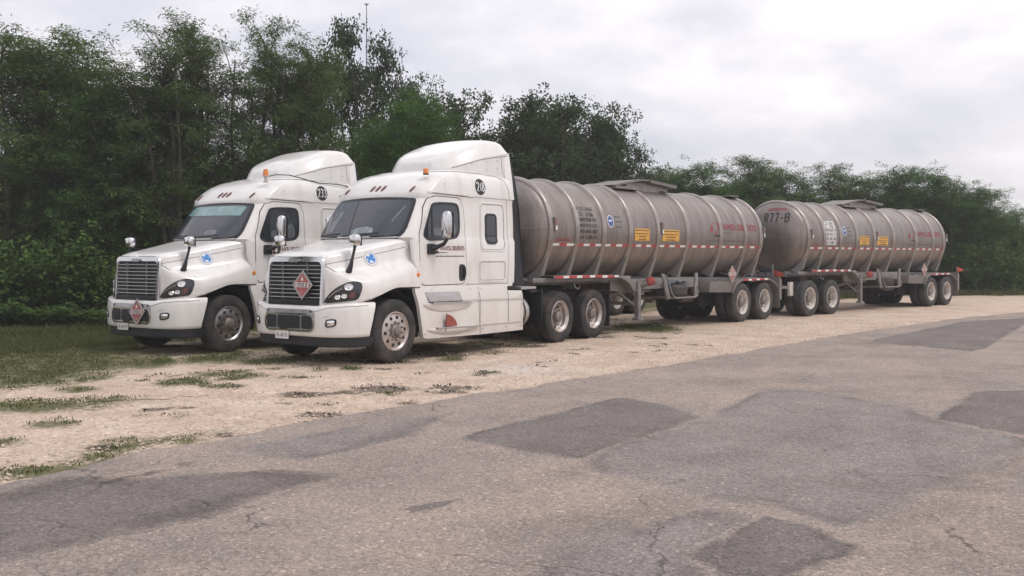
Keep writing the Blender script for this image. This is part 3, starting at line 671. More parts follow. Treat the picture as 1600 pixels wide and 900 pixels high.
# ------------------------------------------------------------------ wheels
TYRE_R = .52
def wheel_mesh(kind):
    # outward direction is -y, outer sidewall at y=0
    t = MB(); w = .27
    prof = [(.30, .035), (.325, .012), (.35, .0), (.40, -.008), (.46, .0), (.50, .018), (.515, .045)]
    for k in range(4):
        y0 = .05 + k * .0445
        prof += [(TYRE_R, y0), (TYRE_R, y0 + .034), (TYRE_R - .012, y0 + .036), (TYRE_R - .012, y0 + .042)]
    prof += [(TYRE_R, .228), (.515, w - .035), (.50, w - .018), (.46, w), (.40, w + .004), (.335, w), (.30, w - .03)]
    t.lathe(prof, 56)
    # shoulder lugs
    for k in range(56 if kind == 'lug' else 0):
        a = 2 * PI * k / 56
        M = Matrix.Rotation(a, 4, 'Y')
        t.box(-.012, .012, .012, .05, TYRE_R - .03, TYRE_R + .001, M)
    rim = MB()
    if kind == 'steer':
        rim.lathe([(.30, .03), (.302, .006), (.292, .002), (.285, .02), (.262, .035), (.25, .028), (.17, .012), (.155, .008), (.12, .008), (.12, .03)], 56)
        hub = MB(); hub.lathe([(.112, .01), (.108, -.01), (.080, -.018), (.070, -.03), (.066, -.065), (.05, -.072), (.0001, -.074)], 32)
        for k in range(10):
            a = 2 * PI * k / 10; hub.lathe([(.014, .01), (.014, -.02), (.009, -.03), (.0001, -.03)], 8, c=(.14 * math.cos(a), 0, .14 * math.sin(a)))
        holes = MB()
        for k in range(10):
            a = 2 * PI * (k + .5) / 10; c = (.213 * math.cos(a), .0165, .213 * math.sin(a)); holes.lathe([(.0001, -.001), (.029, -.001), (.031, .012)], 14, c=c)
    else:
        rim.lathe([(.30, .03), (.303, .006), (.293, .0), (.285, .012), (.275, .05), (.262, .06), (.258, .13), (.235, .145), (.215, .15), (.17, .148), (.12, .135)], 56)
        hub = MB(); hub.lathe([(.145, .145), (.14, .12), (.105, .11), (.10, .03), (.085, .02), (.0001, .018)], 32)
        for k in range(10):
            a = 2 * PI * k / 10; hub.lathe([(.015, .145), (.015, .10), (.0001, .098)], 8, c=(.17 * math.cos(a), 0, .17 * math.sin(a)))
        holes = MB()
        for k in range(5):
            a = 2 * PI * (k + .3) / 5; holes.lathe([(.0001, .140), (.03, .140), (.032, .15)], 14, c=(.213 * math.cos(a), 0, .213 * math.sin(a)))
    return t, rim, hub, holes
_wm = {}
def wheel(parent, kind, x, y, side, rot=0, steer=0, simple=False):
    # side -1 near (outward -y), +1 far
    if kind not in _wm:
        t, rim, hub, holes = wheel_mesh('steer' if kind.startswith('steer') else ('lug' if kind == 'drive' else 'plain'))
        rm = {'steer': 'polished_rim', 'steer_dull': 'dull_chrome', 'drive': 'alloy_rim', 'trailer': 'painted_rim'}[kind]
        _wm[kind] = (t.mesh('tyre', 'grey_rubber' if kind == 'trailer' else 'tyre_rubber', sharp=30), rim.mesh('wheel', rm), hub.mesh('hub', 'hub_metal'), holes.mesh('hand_holes', 'black_gap'))
    t, rim, hub, holes = _wm[kind]
    w = bpy.data.objects.new('wheel', rim); COL.objects.link(w); w.parent = parent; w.scale = (1.06, 1, 1.06)
    w.location = (x, y, TYRE_R); w.rotation_euler = (0, R(rot), (0 if side < 0 else PI) + steer)
    o = bpy.data.objects.new('tyre', t); COL.objects.link(o); o.parent = w; o.scale = (1 / 1.06, 1, 1 / 1.06)
    if not simple:
        o = bpy.data.objects.new('hub', hub); COL.objects.link(o); o.parent = w
        o = bpy.data.objects.new('hand_hole', holes); COL.objects.link(o); o.parent = w
    return w
def axle(parent, kind, x, yo=1.2, single=False, seed=0):
    rnd = random.Random(seed)
    for s in (-1, 1):
        wheel(parent, kind, x, s * yo, s, rnd.uniform(0, 360))
        if not single: wheel(parent, kind, x, s * (yo - .32), s, rnd.uniform(0, 360), simple=True)
    MB().tube([(x, -yo + .3, TYRE_R), (x, yo - .3, TYRE_R)], .065, 12).build('axle', 'grime_black', parent)

def placard(parent, c, U, N, s, digits=True, name='hazard_placard'):
    # square on its corner: grey plate, red field, white band with the number
    c, U, N = Vector(c), Vector(U).normalized(), Vector(N).normalized(); V = Vector((0, 0, 1)); V = (V - N * V.dot(N)).normalized()
    S = plane_map(c, U, V, N)
    pl = MB().add([], []); patch(pl, [(s, 0), (0, s), (-s, 0), (0, -s)], S, .006, rings=1, step=2, back=-.006)
    o = pl.build(name, 'sign_grey', parent, smooth=False)
    r = s * .80; rd = MB(); patch(rd, [(r, 0), (0, r), (-r, 0), (0, -r)], S, .009, rings=1, step=2, back=.005); rd.build('red_field', 'sign_red', o, smooth=False)
    w = MB(); patch(w, [(-r * .80, -r * .20), (r * .80, -r * .20), (r * .80, r * .20), (-r * .80, r * .20)], S, .012, rings=1, step=2, back=.008); 
    text_on(w, '3', S, -r * .07, -r * .72, r * .14, r * .2, .012); patch(w, roundpoly([(0, r * .78), (-r * .16, r * .42), (-r * .06, r * .34), (r * .10, r * .34), (r * .15, r * .44)], 2), S, .012, rings=1, step=2, back=.008)
    w.build('white_band', 'sign_white', o, smooth=False)
    t = MB(); block_text(t, '1203', S, -r * .66, -r * .165, r * 1.32, r * .33, .0145, r * .085, 1.22); t.build('number', 'black_ink', o, smooth=False)
    return o

# ------------------------------------------------------------------ tractor
def cab_outline(z, xc, xs, w, xr, n=22, ex=2.6):
    pts = []
    for y in np.linspace(1, -1, 2 * n + 1):
        a = abs(y); yy = math.copysign(w * math.sin(a * PI / 2) ** (.9), y) if a > 0 else 0
        q = (abs(yy) / w); x = xs - (xs - xc) * max(0, (1 - q ** ex)) ** (1 / 2.0)
        pts.append((x, yy, z))
    near = [(xs + (xr - xs) * t, -w, z) for t in (.1, .25, .5, .75, .95)] + [(xr, -w + .03, z)]
    far = [(p[0], -p[1], p[2]) for p in reversed(near)]
    return far + pts + near
def make_tractor(no, variant):
    root = empty('tractor_truck', (0, 0, 0))
    rr = random.Random(no)
    # --- cab shell
    lv = [(1.18, .62, .68, 1.135, 3.42), (1.6, .60, .67, 1.145, 3.42), (2.02, .30, .62, 1.14, 3.42), (2.06, .20, .58, 1.125, 3.42), (2.10, .22, .60, 1.118, 3.42), (2.3, .36, .73, 1.115, 3.42),
          (2.55, .56, .89, 1.105, 3.42), (2.74, .74, 1.0, 1.09, 3.42), (2.80, .74, 1.0, 1.10, 3.42), (2.86, .77, 1.02, 1.10, 3.42), (3.0, .92, 1.18, 1.09, 3.42), (3.12, 1.09, 1.36, 1.065, 3.42), (3.21, 1.28, 1.56, 1.02, 3.42), (3.27, 1.50, 1.76, .95, 3.40),
          (3.30, 1.6, 1.85, .84, 3.38), (3.315, 2.0, 2.1, .6, 3.3)]
    G = [cab_outline(z, xc, xs, w, xr) for (z, xc, xs, w, xr) in lv]
    cab = MB(); cab.grid(G)
    n = len(G[0]); o = len(cab.v)
    cab.f.append(tuple(range((len(G) - 1) * n, len(G) * n)))
    cab.f += [((i + 1) * n, i * n, i * n + n - 1, (i + 1) * n + n - 1) for i in range(len(G) - 1)]   # rear wall
    cabo = cab.build('cab', 'white_paint', root, sharp=32)
    bvh = BVHTree.FromPolygons([Vector(v) for v in cab.v], [f for f in cab.f if len(f) >= 3])
    Sn = bvh_map(bvh, (0, -3, 0), (1, 0, 0), (0, 0, 1), (0, 1, 0))
    Sf = bvh_map(bvh, (0, 3, 0), (1, 0, 0), (0, 0, 1), (0, -1, 0))
    Sw = bvh_map(bvh, (-3, 0, 0), (0, -1, 0), (0, 0, 1), (1, 0, 0))     # a = -y
    # --- roof fairing
    fs = [(1.78, .30, 3.28, 3.30), (1.79, .42, 3.29, 3.40), (1.83, .56, 3.30, 3.50), (1.98, .74, 3.34, 3.61), (2.22, .87, 3.42, 3.72), (2.55, .955, 3.52, 3.84), (2.9, .965, 3.59, 3.965), (3.15, .97, 3.63, 3.985), (3.32, .97, 3.66, 3.96), (3.42, .97, 3.67, 3.86)]
    G = []
    for x, hb, zc, zt in fs:
        h = zt - zc
        P = [(hb + .015, 3.02 if x > 1.7 else 3.1), (hb, zc), (hb - .005, zc + .01), (hb - .08, zc + h * .50), (hb - .19, zc + h * .85), (hb * .45, zt - .014), (0, zt)]
        row = [(x, -a, b) for a, b in P] + [(x, a, b) for a, b in reversed(P[:-1])]
        G.append(row)
    SG = smooth_grid(G, 4, 3)
    fr = MB(); fr.grid(SG); nn = len(SG[0]); fr.f.append(tuple(range((len(SG) - 1) * nn, len(SG) * nn))); fr.f.append(tuple(range(nn - 1, -1, -1)))
    fo = fr.build('roof_fairing', 'white_paint', root, sharp=45)
    fb = BVHTree.FromPolygons([Vector(v) for v in fr.v], fr.f[:-2]); Sfn = bvh_map(fb, (0, -3, 0), (1, 0, 0), (0, 0, 1), (0, 1, 0))
    sm = MB(); ribbon(sm, [(1.98, 3.35), (2.22, 3.43), (2.55, 3.53), (3.0, 3.61), (3.40, 3.665)], Sfn, .003, .012, close=False)
    ribbon(sm, [(3.16, 3.64), (3.20, 3.3)], Sfn, .003, .010, close=False); sm.build('seam', 'seam_grey', fo)
    for (a_, b_) in ((2.35, 3.44), (2.75, 3.36), (2.76, 3.50), (3.05, 3.40), (3.05, 3.55), (3.33, 3.45)):
        q = MB(); patch(q, ellipse(a_, b_, .010, .010, 8), Sfn, .004, rings=1, step=.2); q.build('screw_head', 'seam_grey', fo)
    # --- rear cab extender (black rubber edge) and white rear panel
    for s in (-1, 1):
        e = MB()
        P = [(3.40, 1.19, 1.13), (3.66, 1.19, 1.15), (3.56, 2.6, 1.12), (3.50, 3.2, 1.06), (3.44, 3.70, .985), (3.40, 3.70, .965), (3.40, 3.2, 1.04), (3.40, 2.6, 1.10)]
        vs = [(x, s * y, z) for x, z, y in P] + [(x, s * (y - .05), z) for x, z, y in P]; k = len(P)
        e.add(vs, [tuple(range(k)), tuple(range(2 * k - 1, k - 1, -1))] + [(i, i + k, (i + 1) % k + k, (i + 1) % k) for i in range(k)])
        e.build('cab_extender', 'black_plastic', root, smooth=False)
        p = MB(); vs = [(3.24, s * 1.105, 2.82), (3.42, s * 1.10, 2.82), (3.425, s * 1.05, 3.2), (3.42, s * .975, 3.69), (3.26, s * .965, 3.65), (3.24, s * 1.0, 3.3)]
        p.add(vs + [(a, b - s * .04, c) for a, b, c in vs], [tuple(range(6)), tuple(range(11, 5, -1))] + [(i, i + 6, (i + 1) % 6 + 6, (i + 1) % 6) for i in range(6)]); p.build('rear_panel', 'white_paint', root, bevel=.008)
    # --- windscreen
    wsp = [(-.985, 2.09), (-.80, 2.065), (0, 2.055), (.80, 2.065), (.985, 2.09), (.95, 2.45), (.905, 2.68), (.86, 2.725), (0, 2.755), (-.86, 2.725), (-.905, 2.68), (-.95, 2.45)]
    wsr = roundpoly(wsp, 2, .25)
    g = MB(); patch(g, wsr, Sw, .006, rings=1, step=.04, centre=(0, 2.4)); ribbon(g, wsr, Sw, .012, .055); g.build('windscreen_gasket', 'black_plastic', cabo)
    inn = [(a * .972, 2.4 + (b - 2.4) * .93) for a, b in wsr]
    g = MB(); patch(g, inn, Sw, .013, rings=10, step=.05, centre=(0, 2.4), back=.004); wo_ = g.build('windscreen', 'dark_glass', root)
    if variant == 0:
        g = MB(); patch(g, roundpoly([(-.10, 2.12), (.42, 2.10), (.40, 2.22), (.20, 2.25), (-.06, 2.20)], 2), Sw, .0145, rings=2, back=.012); g.build('papers', 'papers_and_glare', wo_)
        g = MB(); patch(g, roundpoly([(-.70, 2.16), (-.58, 2.14), (-.55, 2.50), (-.64, 2.56)], 2), Sw, .0145, rings=2, back=.012)
        patch(g, roundpoly([(-.80, 2.12), (-.73, 2.11), (-.68, 2.36), (-.74, 2.36)], 2), Sw, .0145, rings=2, back=.012); g.build('seat_glimpse', 'cabin_grey', wo_)
        ribbon(g2 := MB(), [(-.33, 2.70), (-.10, 2.12)], Sw, .016, .02, close=False); g2.build('divider', 'black_plastic', wo_)
        g = MB(); ribbon(g, [(.80, 2.60), (.70, 2.32)], Sw, .015, .02, close=False); g.build('painted_glare', 'papers_and_glare', wo_)  # pale strip paints a reflection onto the glass
    else:
        g = MB(); patch(g, [(-.80, 2.52), (.78, 2.50), (.80, 2.66), (.70, 2.69), (-.70, 2.695), (-.80, 2.66)], Sw, .019, rings=5, step=.05, back=.012); g.build('sun_strip', 'sun_strip', wo_)
        g = MB(); patch(g, roundpoly([(.10, 2.14), (.45, 2.13), (.47, 2.22), (.2, 2.25)], 2), Sw, .0145, rings=2, back=.012); g.build('papers', 'cabin_grey', wo_)
    wp = MB(); ribbon(wp, [(-.85, 2.10), (-.35, 2.125)], Sw, .022, .02, close=False); ribbon(wp, [(-.25, 2.085), (.55, 2.13)], Sw, .022, .02, close=False); wp.build('wiper', 'black_plastic', wo_)
    # roof marker lights
    for a in (-.80, -.13, .0, .13, .78):
        b = 2.90 if abs(a) > .5 else 2.93
        q = MB(); patch(q, [(x * math.cos(.3) + y * math.sin(.3) + a, -x * math.sin(.3) + y * math.cos(.3) + b) for x, y in ellipse(0, 0, .022, .055, 14)], Sw, .016, rings=3, step=.2, dome=.012); q.build('marker_light', 'brown_lens', root)
    # moulding over the doors, joints of the roof cap
    for S, s in ((Sn, -1), (Sf, 1)):
        q = MB(); ribbon(q, [(.95, 2.845), (1.05, 2.858), (1.3, 2.85), (2.0, 2.84)], S, .016, .03, close=False); q.build('drip_moulding', 'white_paint', cabo)
        q = MB(); ribbon(q, [(1.02, 2.832), (1.9, 2.812), (2.15, 2.802)], S, .004, .012, close=False)
        ribbon(q, [(2.15, 2.815), (3.40, 2.81)], S, .003, .008, close=False)
        ribbon(q, [(1.35, 3.235), (1.9, 3.262), (2.5, 3.262), (2.95, 3.24), (3.15, 3.17), (3.24, 3.0), (3.26, 2.82)], S, .003, .010, close=False)
        ribbon(q, [(3.16, 1.22), (3.17, 2.81)], S, .003, .008, close=False)
        ribbon(q, [(1.9, 1.24), (3.15, 1.235)], S, .003, .010, close=False); q.build('seam', 'seam_grey', cabo)
        # door: gap line, door skin, window
        dpl = roundpoly([(.66, 1.25), (.64, 2.05), (.80, 2.56), (.93, 2.74), (1.10, 2.785), (1.86, 2.775), (1.905, 1.25), (1.3, 1.25)], 2, .12)
        q = MB(); ribbon(q, dpl, S, .003, .016); q.build('door_gap', 'black_gap', cabo)
        q = MB(); patch(q, [(1.28 + (a - 1.28) * .992, 2.0 + (b - 2.0) * .994) for a, b in dpl], S, .007, rings=5, step=.06, centre=(1.28, 2.0)); door = q.build('door', 'white_paint', root, sharp=60)
        wp_ = roundpoly([(.775, 2.13), (.80, 2.06), (.93, 2.025), (1.56, 2.06), (1.66, 2.10), (1.715, 2.19), (1.715, 2.60), (1.64, 2.672), (1.06, 2.655), (.99, 2.60)], 2, .22)
        q = MB(); patch(q, wp_, S, .010, rings=4, step=.05, centre=(1.28, 2.33)); ribbon(q, wp_, S, .016, .045); win = q.build('window', 'black_plastic', door)
        q = MB(); patch(q, [(1.28 + (a - 1.28) * .95, 2.33 + (b - 2.33) * .92) for a, b in wp_], S, .0125, rings=4, step=.05, centre=(1.28, 2.33), back=.005); q.build('window_pane', 'dark_glass', door)
        q = MB(); ribbon(q, [(.985, 2.60), (.985, 2.06)], S, .019, .028, close=False); q.build('window_bar', 'black_plastic', door)
        if s < 0:
            q = MB(); patch(q, roundpoly([(1.03, 2.09), (1.35, 2.09), (1.62, 2.1), (1.62, 2.3), (1.5, 2.42), (1.40, 2.2), (1.03, 2.25)], 2), S, .014, rings=2, back=.011); q.build('seat_glimpse', 'cabin_grey', door)
        q = MB(); patch(q, roundpoly([(1.685, 1.60), (1.69, 1.36), (1.72, 1.30), (1.85, 1.31), (1.868, 1.40), (1.855, 1.585), (1.79, 1.60)], 2), S, .012, rings=3, step=.04); h = q.build('handle', 'black_plastic', door)
        q = MB(); q.tube([S(1.835, 1.56, .02), S(1.84, 1.45, .04), S(1.83, 1.35, .02)], .012, 8); q.build('grip', 'black_plastic', door)
        # sleeper window and pressed panels
        sp = rrect(2.495, 2.815, 1.985, 2.515, .07)
        q = MB(); patch(q, sp, S, .010, rings=3, step=.05); ribbon(q, sp, S, .015, .03); sw = q.build('sleeper_window', 'black_plastic', root)
        q = MB(); patch(q, rrect(2.52, 2.79, 2.01, 2.49, .05), S, .0125, rings=3, step=.05, back=.006); q.build('window_pane', 'dark_glass', sw)
        q = MB(); ribbon(q, [(2.50, 2.12), (2.81, 2.12)], S, .018, .018, close=False); q.build('window_bar', 'black_plastic', sw)
        q = MB(); ribbon(q, rrect(2.33, 3.07, 1.84, 2.72, .09), S, .009, .02); ribbon(q, rrect(2.28, 3.08, 1.28, 1.66, .06), S, .009, .02); q.build('pressed_panel', 'white_paint', cabo)
        q = MB(); ribbon(q, rrect(2.355, 3.045, 1.865, 2.695, .09), S, .0022, .008); ribbon(q, rrect(2.305, 3.055, 1.305, 1.635, .06), S, .0022, .008); q.build('painted_panel_shade', 'seam_grey', cabo)  # grey line paints shade along the inner edges of the pressed panels
        # fleet number roundel
        q = MB(); patch(q, ellipse(2.375, 3.01, .148, .148), S, .006, rings=4, step=.1); bd = q.build('fleet_number_badge', 'black_ink', root)
        q = MB(); x0 = 2.375 - .105 if s < 0 else 2.375 + .105
        x0 = 2.375 - .115 if s < 0 else 2.375 + .115; block_text(q, str(no), S, x0, 2.925, .23 if s < 0 else -.23, .175, .012, .034, 1.30); q.build('number', 'decal_white', bd, smooth=False)
        # door lettering
        d = s if s < 0 else 1
        q = MB(); sx = 1 if s < 0 else -1
        xa = 1.15 if s < 0 else 1.84
        block_text(q, 'TRANSLIQUIDOS', S, xa, 1.842, sx * .69, .085, .0105, .016, 1.22); q.build('lettering', 'dark_red_ink', door, smooth=False)
        q = MB(); 
        q.add([S(xa - sx * .02, 1.93, .0095), S(xa - sx * .09, 1.86, .0095), S(xa - sx * .075, 1.82, .0095), S(xa - sx * .035, 1.86, .0095)], [(0, 1, 2, 3)]); q.build('emblem', 'red_ink', door, smooth=False)
        q = MB(); scribble(q, S, 1.05, 1.84, 1.735, .016, .0095, no); scribble(q, S, 1.06, 1.36, 1.80, .012, .0095, no + 1)
        q.add([S(1.05, 1.79, .0095), S(1.13, 1.79, .0095), S(1.13, 1.83, .0095), S(1.05, 1.83, .0095)], [(0, 1, 2, 3)]); q.build('small_print', 'black_ink', door, smooth=False)
    # --- hood
    st = [-1.065, -1.05, -.985, -.84, -.6, -.34, -.02, .25, .47]
    ztl = [1.70, 1.745, 1.785, 1.825, 1.87, 1.92, 1.985, 2.04, 2.075]
    wsl = [.60, .615, .655, .70, .755, .815, .89, .96, 1.01]
    Wl = [.635, .68, .84, 1.04, 1.155, 1.195, 1.205, 1.19, 1.165]
    zfl = [1.56, 1.54, 1.47, 1.42, 1.40, 1.43, 1.49, 1.56, 1.62]
    zll = [.97, .975, .99, 1.01, 1.04, 1.125, 1.222, 1.232, 1.225]
    G = []
    for x, zt, ws, Wd, zf, zl in zip(st, ztl, wsl, Wl, zfl, zll):
        d = Wd - ws
        P = [(0, zt), (.45 * ws, zt - .002), (.86 * ws, zt - .018), (ws, zt - .065), (ws + .10 * d, zt - .16), (ws + .34 * d, zf + .35 * (zt - .16 - zf)), (ws + .72 * d, zf + .015), (ws + .93 * d, zf - .07), (Wd, zf - .17), (Wd + .004, (zf - .17 + zl) / 2), (Wd, zl)]
        def sh(z): return .0 if x < .2 else (.20 * max(0, (2.0 - z)) / .8) * (x - .2) / .27
        G.append([(x + sh(b), -a, b) for a, b in P] + [(x + sh(b), a, b) for a, b in reversed([P[i] for i in range(len(P))][1:])][::1])
    # order: near side from centre to lower edge is first; rebuild as one sweep far-lower -> centre -> near-lower
    G2 = []
    for row in G:
        near = row[:11]; far = [(p[0], -p[1], p[2]) for p in near]
        G2.append(list(reversed(far))[:-1] + near)
    SG = smooth_grid(G2, 5, 4)
    hd = MB(); hd.grid(SG); nn = len(SG[0])
    # returned lip under the fender edge, front closing face
    for end in (0, nn - 1):
        s = 1 if end == 0 else -1
        lip = [[r[end] for r in SG], [(r[end][0], r[end][1] - s * .05, r[end][2] + .002) for r in SG]]; hd.grid(lip)
    hood = hd.build('hood', 'white_paint', root, sharp=50)
    hb = BVHTree.FromPolygons([Vector(v) for v in hd.v], hd.f)
    for s in (-1, 1):
        Sh = bvh_map(hb, (0, s * 3, 0), (1, 0, 0), (0, 0, 1), (0, -s, 0))
        q = MB(); ribbon(q, [(-1.10, 1.60), (-.8, 1.66), (-.4, 1.735), (0, 1.81), (.44, 1.90)], Sh, .003, .009, close=False); q.build('seam', 'seam_grey', hood)
        # wheel arch edge, grey strip between hood and bumper
        q = MB(); ribbon(q, [(-1.0, .998), (-.86, 1.012), (-.6, 1.042), (-.46, 1.075)], Sh, .004, .035, close=False); q.build('bumper_gap_strip', 'step_metal', hood)
        # globe emblem
        q = MB(); patch(q, ellipse(-.27, 1.70, .125, .125), Sh, .004, rings=3, step=.08, back=-.001); em = q.build('emblem', 'decal_white', hood)
        q = MB()
        for k in range(22):
            a = 2 * PI * k / 22; ribbon(q, [(-.27 + .113 * math.cos(a + d_), 1.70 + .113 * math.sin(a + d_)) for d_ in (0, .1, .2)], Sh, .006, .014, close=False, back=.002)
        q.build('emblem_lettering', 'ring_grey', em)
        q = MB()
        patch(q, ellipse(-.27, 1.70, .082, .082), Sh, .008, rings=3, step=.03, back=.001)
        q.build('globe', 'blue_ink', em)
        for poly in ([(-.335, 1.755), (-.30, 1.775), (-.27, 1.765), (-.285, 1.74), (-.32, 1.73)], [(-.215, 1.745), (-.20, 1.70), (-.225, 1.715)], [(-.31, 1.665), (-.275, 1.675), (-.235, 1.655), (-.24, 1.625), (-.29, 1.625)], [(-.348, 1.70), (-.33, 1.705), (-.325, 1.66), (-.34, 1.67)]):
            q = MB(); patch(q, roundpoly(poly, 2), Sh, .012, rings=2, step=.05, back=.004); q.build('continent', 'decal_white', em)
        # headlamp, drawn on a plane that faces forward and outward
        dv = Vector((.37, s * .53, 0)).normalized(); nv = Vector((-.53, s * .37, 0)).normalized(); 
        org = Vector((-1.15, s * .62, 0)) + nv * 1.0
        Sl = bvh_map(hb, org, dv, (0, 0, 1), -nv)
        HL = roundpoly([(.075, 1.005), (.13, 1.09), (.20, 1.17), (.31, 1.255), (.45, 1.32), (.57, 1.34), (.655, 1.315), (.665, 1.24), (.635, 1.13), (.60, 1.065), (.50, 1.05), (.30, 1.03)], 1)
        q = MB(); patch(q, HL, Sl, .014, rings=8, step=.04, centre=(.42, 1.16)); hl = q.build('headlight', 'headlamp_black', root)
        q = MB(); ribbon(q, HL, Sl, .010, .02); q.build('lens_edge', 'black_plastic', hl)
        for (a, b, r1) in ((.475, 1.255, .062), (.30, 1.095, .045), (.405, 1.115, .045)):
            q = MB()
            ring_ = lambda a, b, rr_, t, q=q: None
            n_ = 20; vs = []
            for rad, t in ((r1, .016), (r1 * .85, .024), (r1 * .8, .018), (r1 * .45, .016), (r1 * .4, .022), (.001, .024)):
                for k in range(n_): vs.append(Sl(a + rad * 1.1 * math.cos(2 * PI * k / n_), b + rad * .85 * math.sin(2 * PI * k / n_), t))
            q.add(vs, [(i * n_ + k, i * n_ + (k + 1) % n_, (i + 1) * n_ + (k + 1) % n_, (i + 1) * n_ + k) for i in range(5) for k in range(n_)]); q.build('projector', 'lamp_silver', hl)
        q = MB(); patch(q, roundpoly([(.48, 1.09), (.56, 1.09), (.585, 1.18), (.50, 1.18)], 2), Sl, .019, rings=2, step=.05, back=.01); q.build('indicator', 'brown_lens', hl)
        q = MB(); ribbon(q, [(.16, 1.09), (.26, 1.18), (.38, 1.235)], Sl, .020, .012, close=False); q.build('light_guide', 'dull_chrome', hl)
    # hood mirrors
    for s in (-1, 1):
        q = MB(); b0 = Vector((-.73, s * .87, 1.50)); q.tube([b0, b0 + Vector((.0, s * .03, .07)), b0 + Vector((.04, s * .03, .2)), b0 + Vector((.09, s * .03, .36)), b0 + Vector((.10, s * .03, .42))], [.045, .040, .024, .022, .03], 12)
        q.lathe([(.0001, -.03), (.05, -.02), (.062, .0), (.055, .02), (.0001, .03)], 16, 'y', (b0.x, b0.y, b0.z + .0)); hm = q.build('hood_mirror', 'black_plastic', root)
        q = MB(); c = Vector((-.63, s * .90, 2.0)); G = []
        for i in range(9):
            a = PI * i / 8; r = math.sin(a) ** .35 if 0 < i < 8 else .02
            G.append([(c.x - .07 * math.cos(a), c.y + r * .105 * np.sign(math.cos(t)) * abs(math.cos(t)) ** .6, c.z + r * .098 * np.sign(math.sin(t)) * abs(math.sin(t)) ** .6) for t in [2 * PI * k / 24 for k in range(25)]])
        q.grid(G); q.build('mirror_shell', 'chrome', hm)
        q = MB(); q.box(.045, .07, -.092, .092, -.085, .085, Matrix.Translation(c)); q.build('mirror_glass', 'black_plastic', hm, bevel=.01)
    # door mirrors
    for s in (-1, 1):
        q = MB(); q.tube([(.88, s * 1.13, 1.87), (.94, s * 1.22, 1.88), (1.02, s * 1.36, 1.95), (1.04, s * 1.42, 2.04)], [.05, .045, .035, .03], 10)
        q.add(*MB().box(.83, 1.0, s * 1.13, s * 1.19, 1.78, 1.96).__dict__.values()) if False else q.box(.83, 1.0, min(s * 1.13, s * 1.20), max(s * 1.13, s * 1.20), 1.775, 1.955)
        mm = q.build('door_mirror', 'black_plastic', root, bevel=.012)
        q = MB(); G = []
        c = (1.035, s * 1.42, 2.28)
        for i in range(9):
            a = PI * i / 8; f = math.sin(a) ** .28 if 0 < i < 8 else .02
            G.append([(c[0] - .075 * math.cos(a) * .9, c[1] + (.088 * f) * np.sign(math.cos(t)) * abs(math.cos(t)) ** .55, c[2] + (.235 * f) * np.sign(math.sin(t)) * abs(math.sin(t)) ** .45) for t in [2 * PI * k / 28 for k in range(29)]])
        q.grid(G); q.build('mirror_shell', 'chrome', mm)
        q = MB(); q.box(1.095, 1.115, c[1] - .09, c[1] + .09, 2.07, 2.49); q.build('mirror_glass', 'black_plastic', mm, bevel=.01)
    # cowl lamp and vent
    for S, s in ((Sn, -1), (Sf, 1)):
        q = MB(); hx = .0
    for s in (-1, 1):
        q = MB(); q.prism(roundpoly([(.44, 2.02), (.62, 2.03), (.63, 1.62), (.69, 1.25), (.62, 1.235), (.55, 1.5), (.47, 1.72)], 1, .1), s * 1.10, s * 1.163); cw = q.build('cowl_panel', 'white_paint', root, bevel=.01)
        q = MB(); q.lathe([(.0001, -.022), (.03, -.02), (.042, -.008), (.044, .0)] if s < 0 else [(.0001, .022), (.03, .02), (.042, .008), (.044, .0)], 20, 'y', (.585, s * 1.163, 1.43)); q.build('side_indicator', 'orange_lens', root)
        q = MB(); q.box(.555, .615, s * 1.16 - .005, s * 1.16 + .005, 1.482, 1.488); q.build('badge_line', 'seam_grey', cw)
    # --- grille
    GY, GX = .60, -1.19
    q = MB(); op = rrect(-.60, .60, 1.02, 1.70, .09); q.prism([(y, z) for y, z in op], -1.045, -1.0, 'x'); gr = q.build('grille', 'black_plastic', root, smooth=False)
    q = MB()
    def face(a, b, t): 
        lean = (1.72 - b) * -.06
        return (-1.065 + lean + .022 * (abs(a) / .62) ** 3 - t, a, b)
    def arch_(hw, z0, z1, r, n=6):
        o = [(-hw, z0), (-hw, (z0 + z1) / 2)] + [(-hw + r - r * math.cos(R(90 * k / n)), z1 - r + r * math.sin(R(90 * k / n))) for k in range(n + 1)]
        return o + [(-p_[0], p_[1]) for p_ in reversed(o)]
    outer = arch_(.66, .965, 1.745, .13); mid1 = arch_(.652, .965, 1.735, .125); mid2 = arch_(.612, .965, 1.655, .08); inner = arch_(.598, .965, 1.635, .07)
    n_ = len(outer); vs = [face(*p, .0) for p in outer] + [face(*p, .03) for p in mid1] + [face(*p, .034) for p in mid2] + [face(*p, -.005) for p in inner] + [face(*p, -.06) for p in inner]
    q.add(vs, [(k * n_ + i, k * n_ + i + 1, (k + 1) * n_ + i + 1, (k + 1) * n_ + i) for k in range(4) for i in range(n_ - 1)]); q.build('grille_surround', 'chrome', gr, sharp=55)
    q = MB(); q.box(-1.115, -1.02, -.60, .60, .955, 1.045); q.build('grille_sill', 'black_plastic', gr, bevel=.012)
    for i in range(9):
        z = 1.085 + i * .0635
        q = MB(); G = []
        for y in np.linspace(-.598, .598, 15):
            x, _, _ = face(y, z, -.005); G.append([(x - .006, y, z - .012), (x - .02, y, z - .006), (x - .016, y, z + .007), (x + .012, y, z + .011), (x + .012, y, z - .012), (x - .006, y, z - .012)])
        q.grid(G); q.build('grille_bar', 'bar_metal', gr)
    q = MB()
    for y in (-.29, .29):
        q.box(face(y, 1.35, 0)[0] - .004, face(y, 1.35, 0)[0] + .02, y - .011, y + .011, 1.05, 1.635)
    q.build('grille_upright', 'bar_metal', gr)
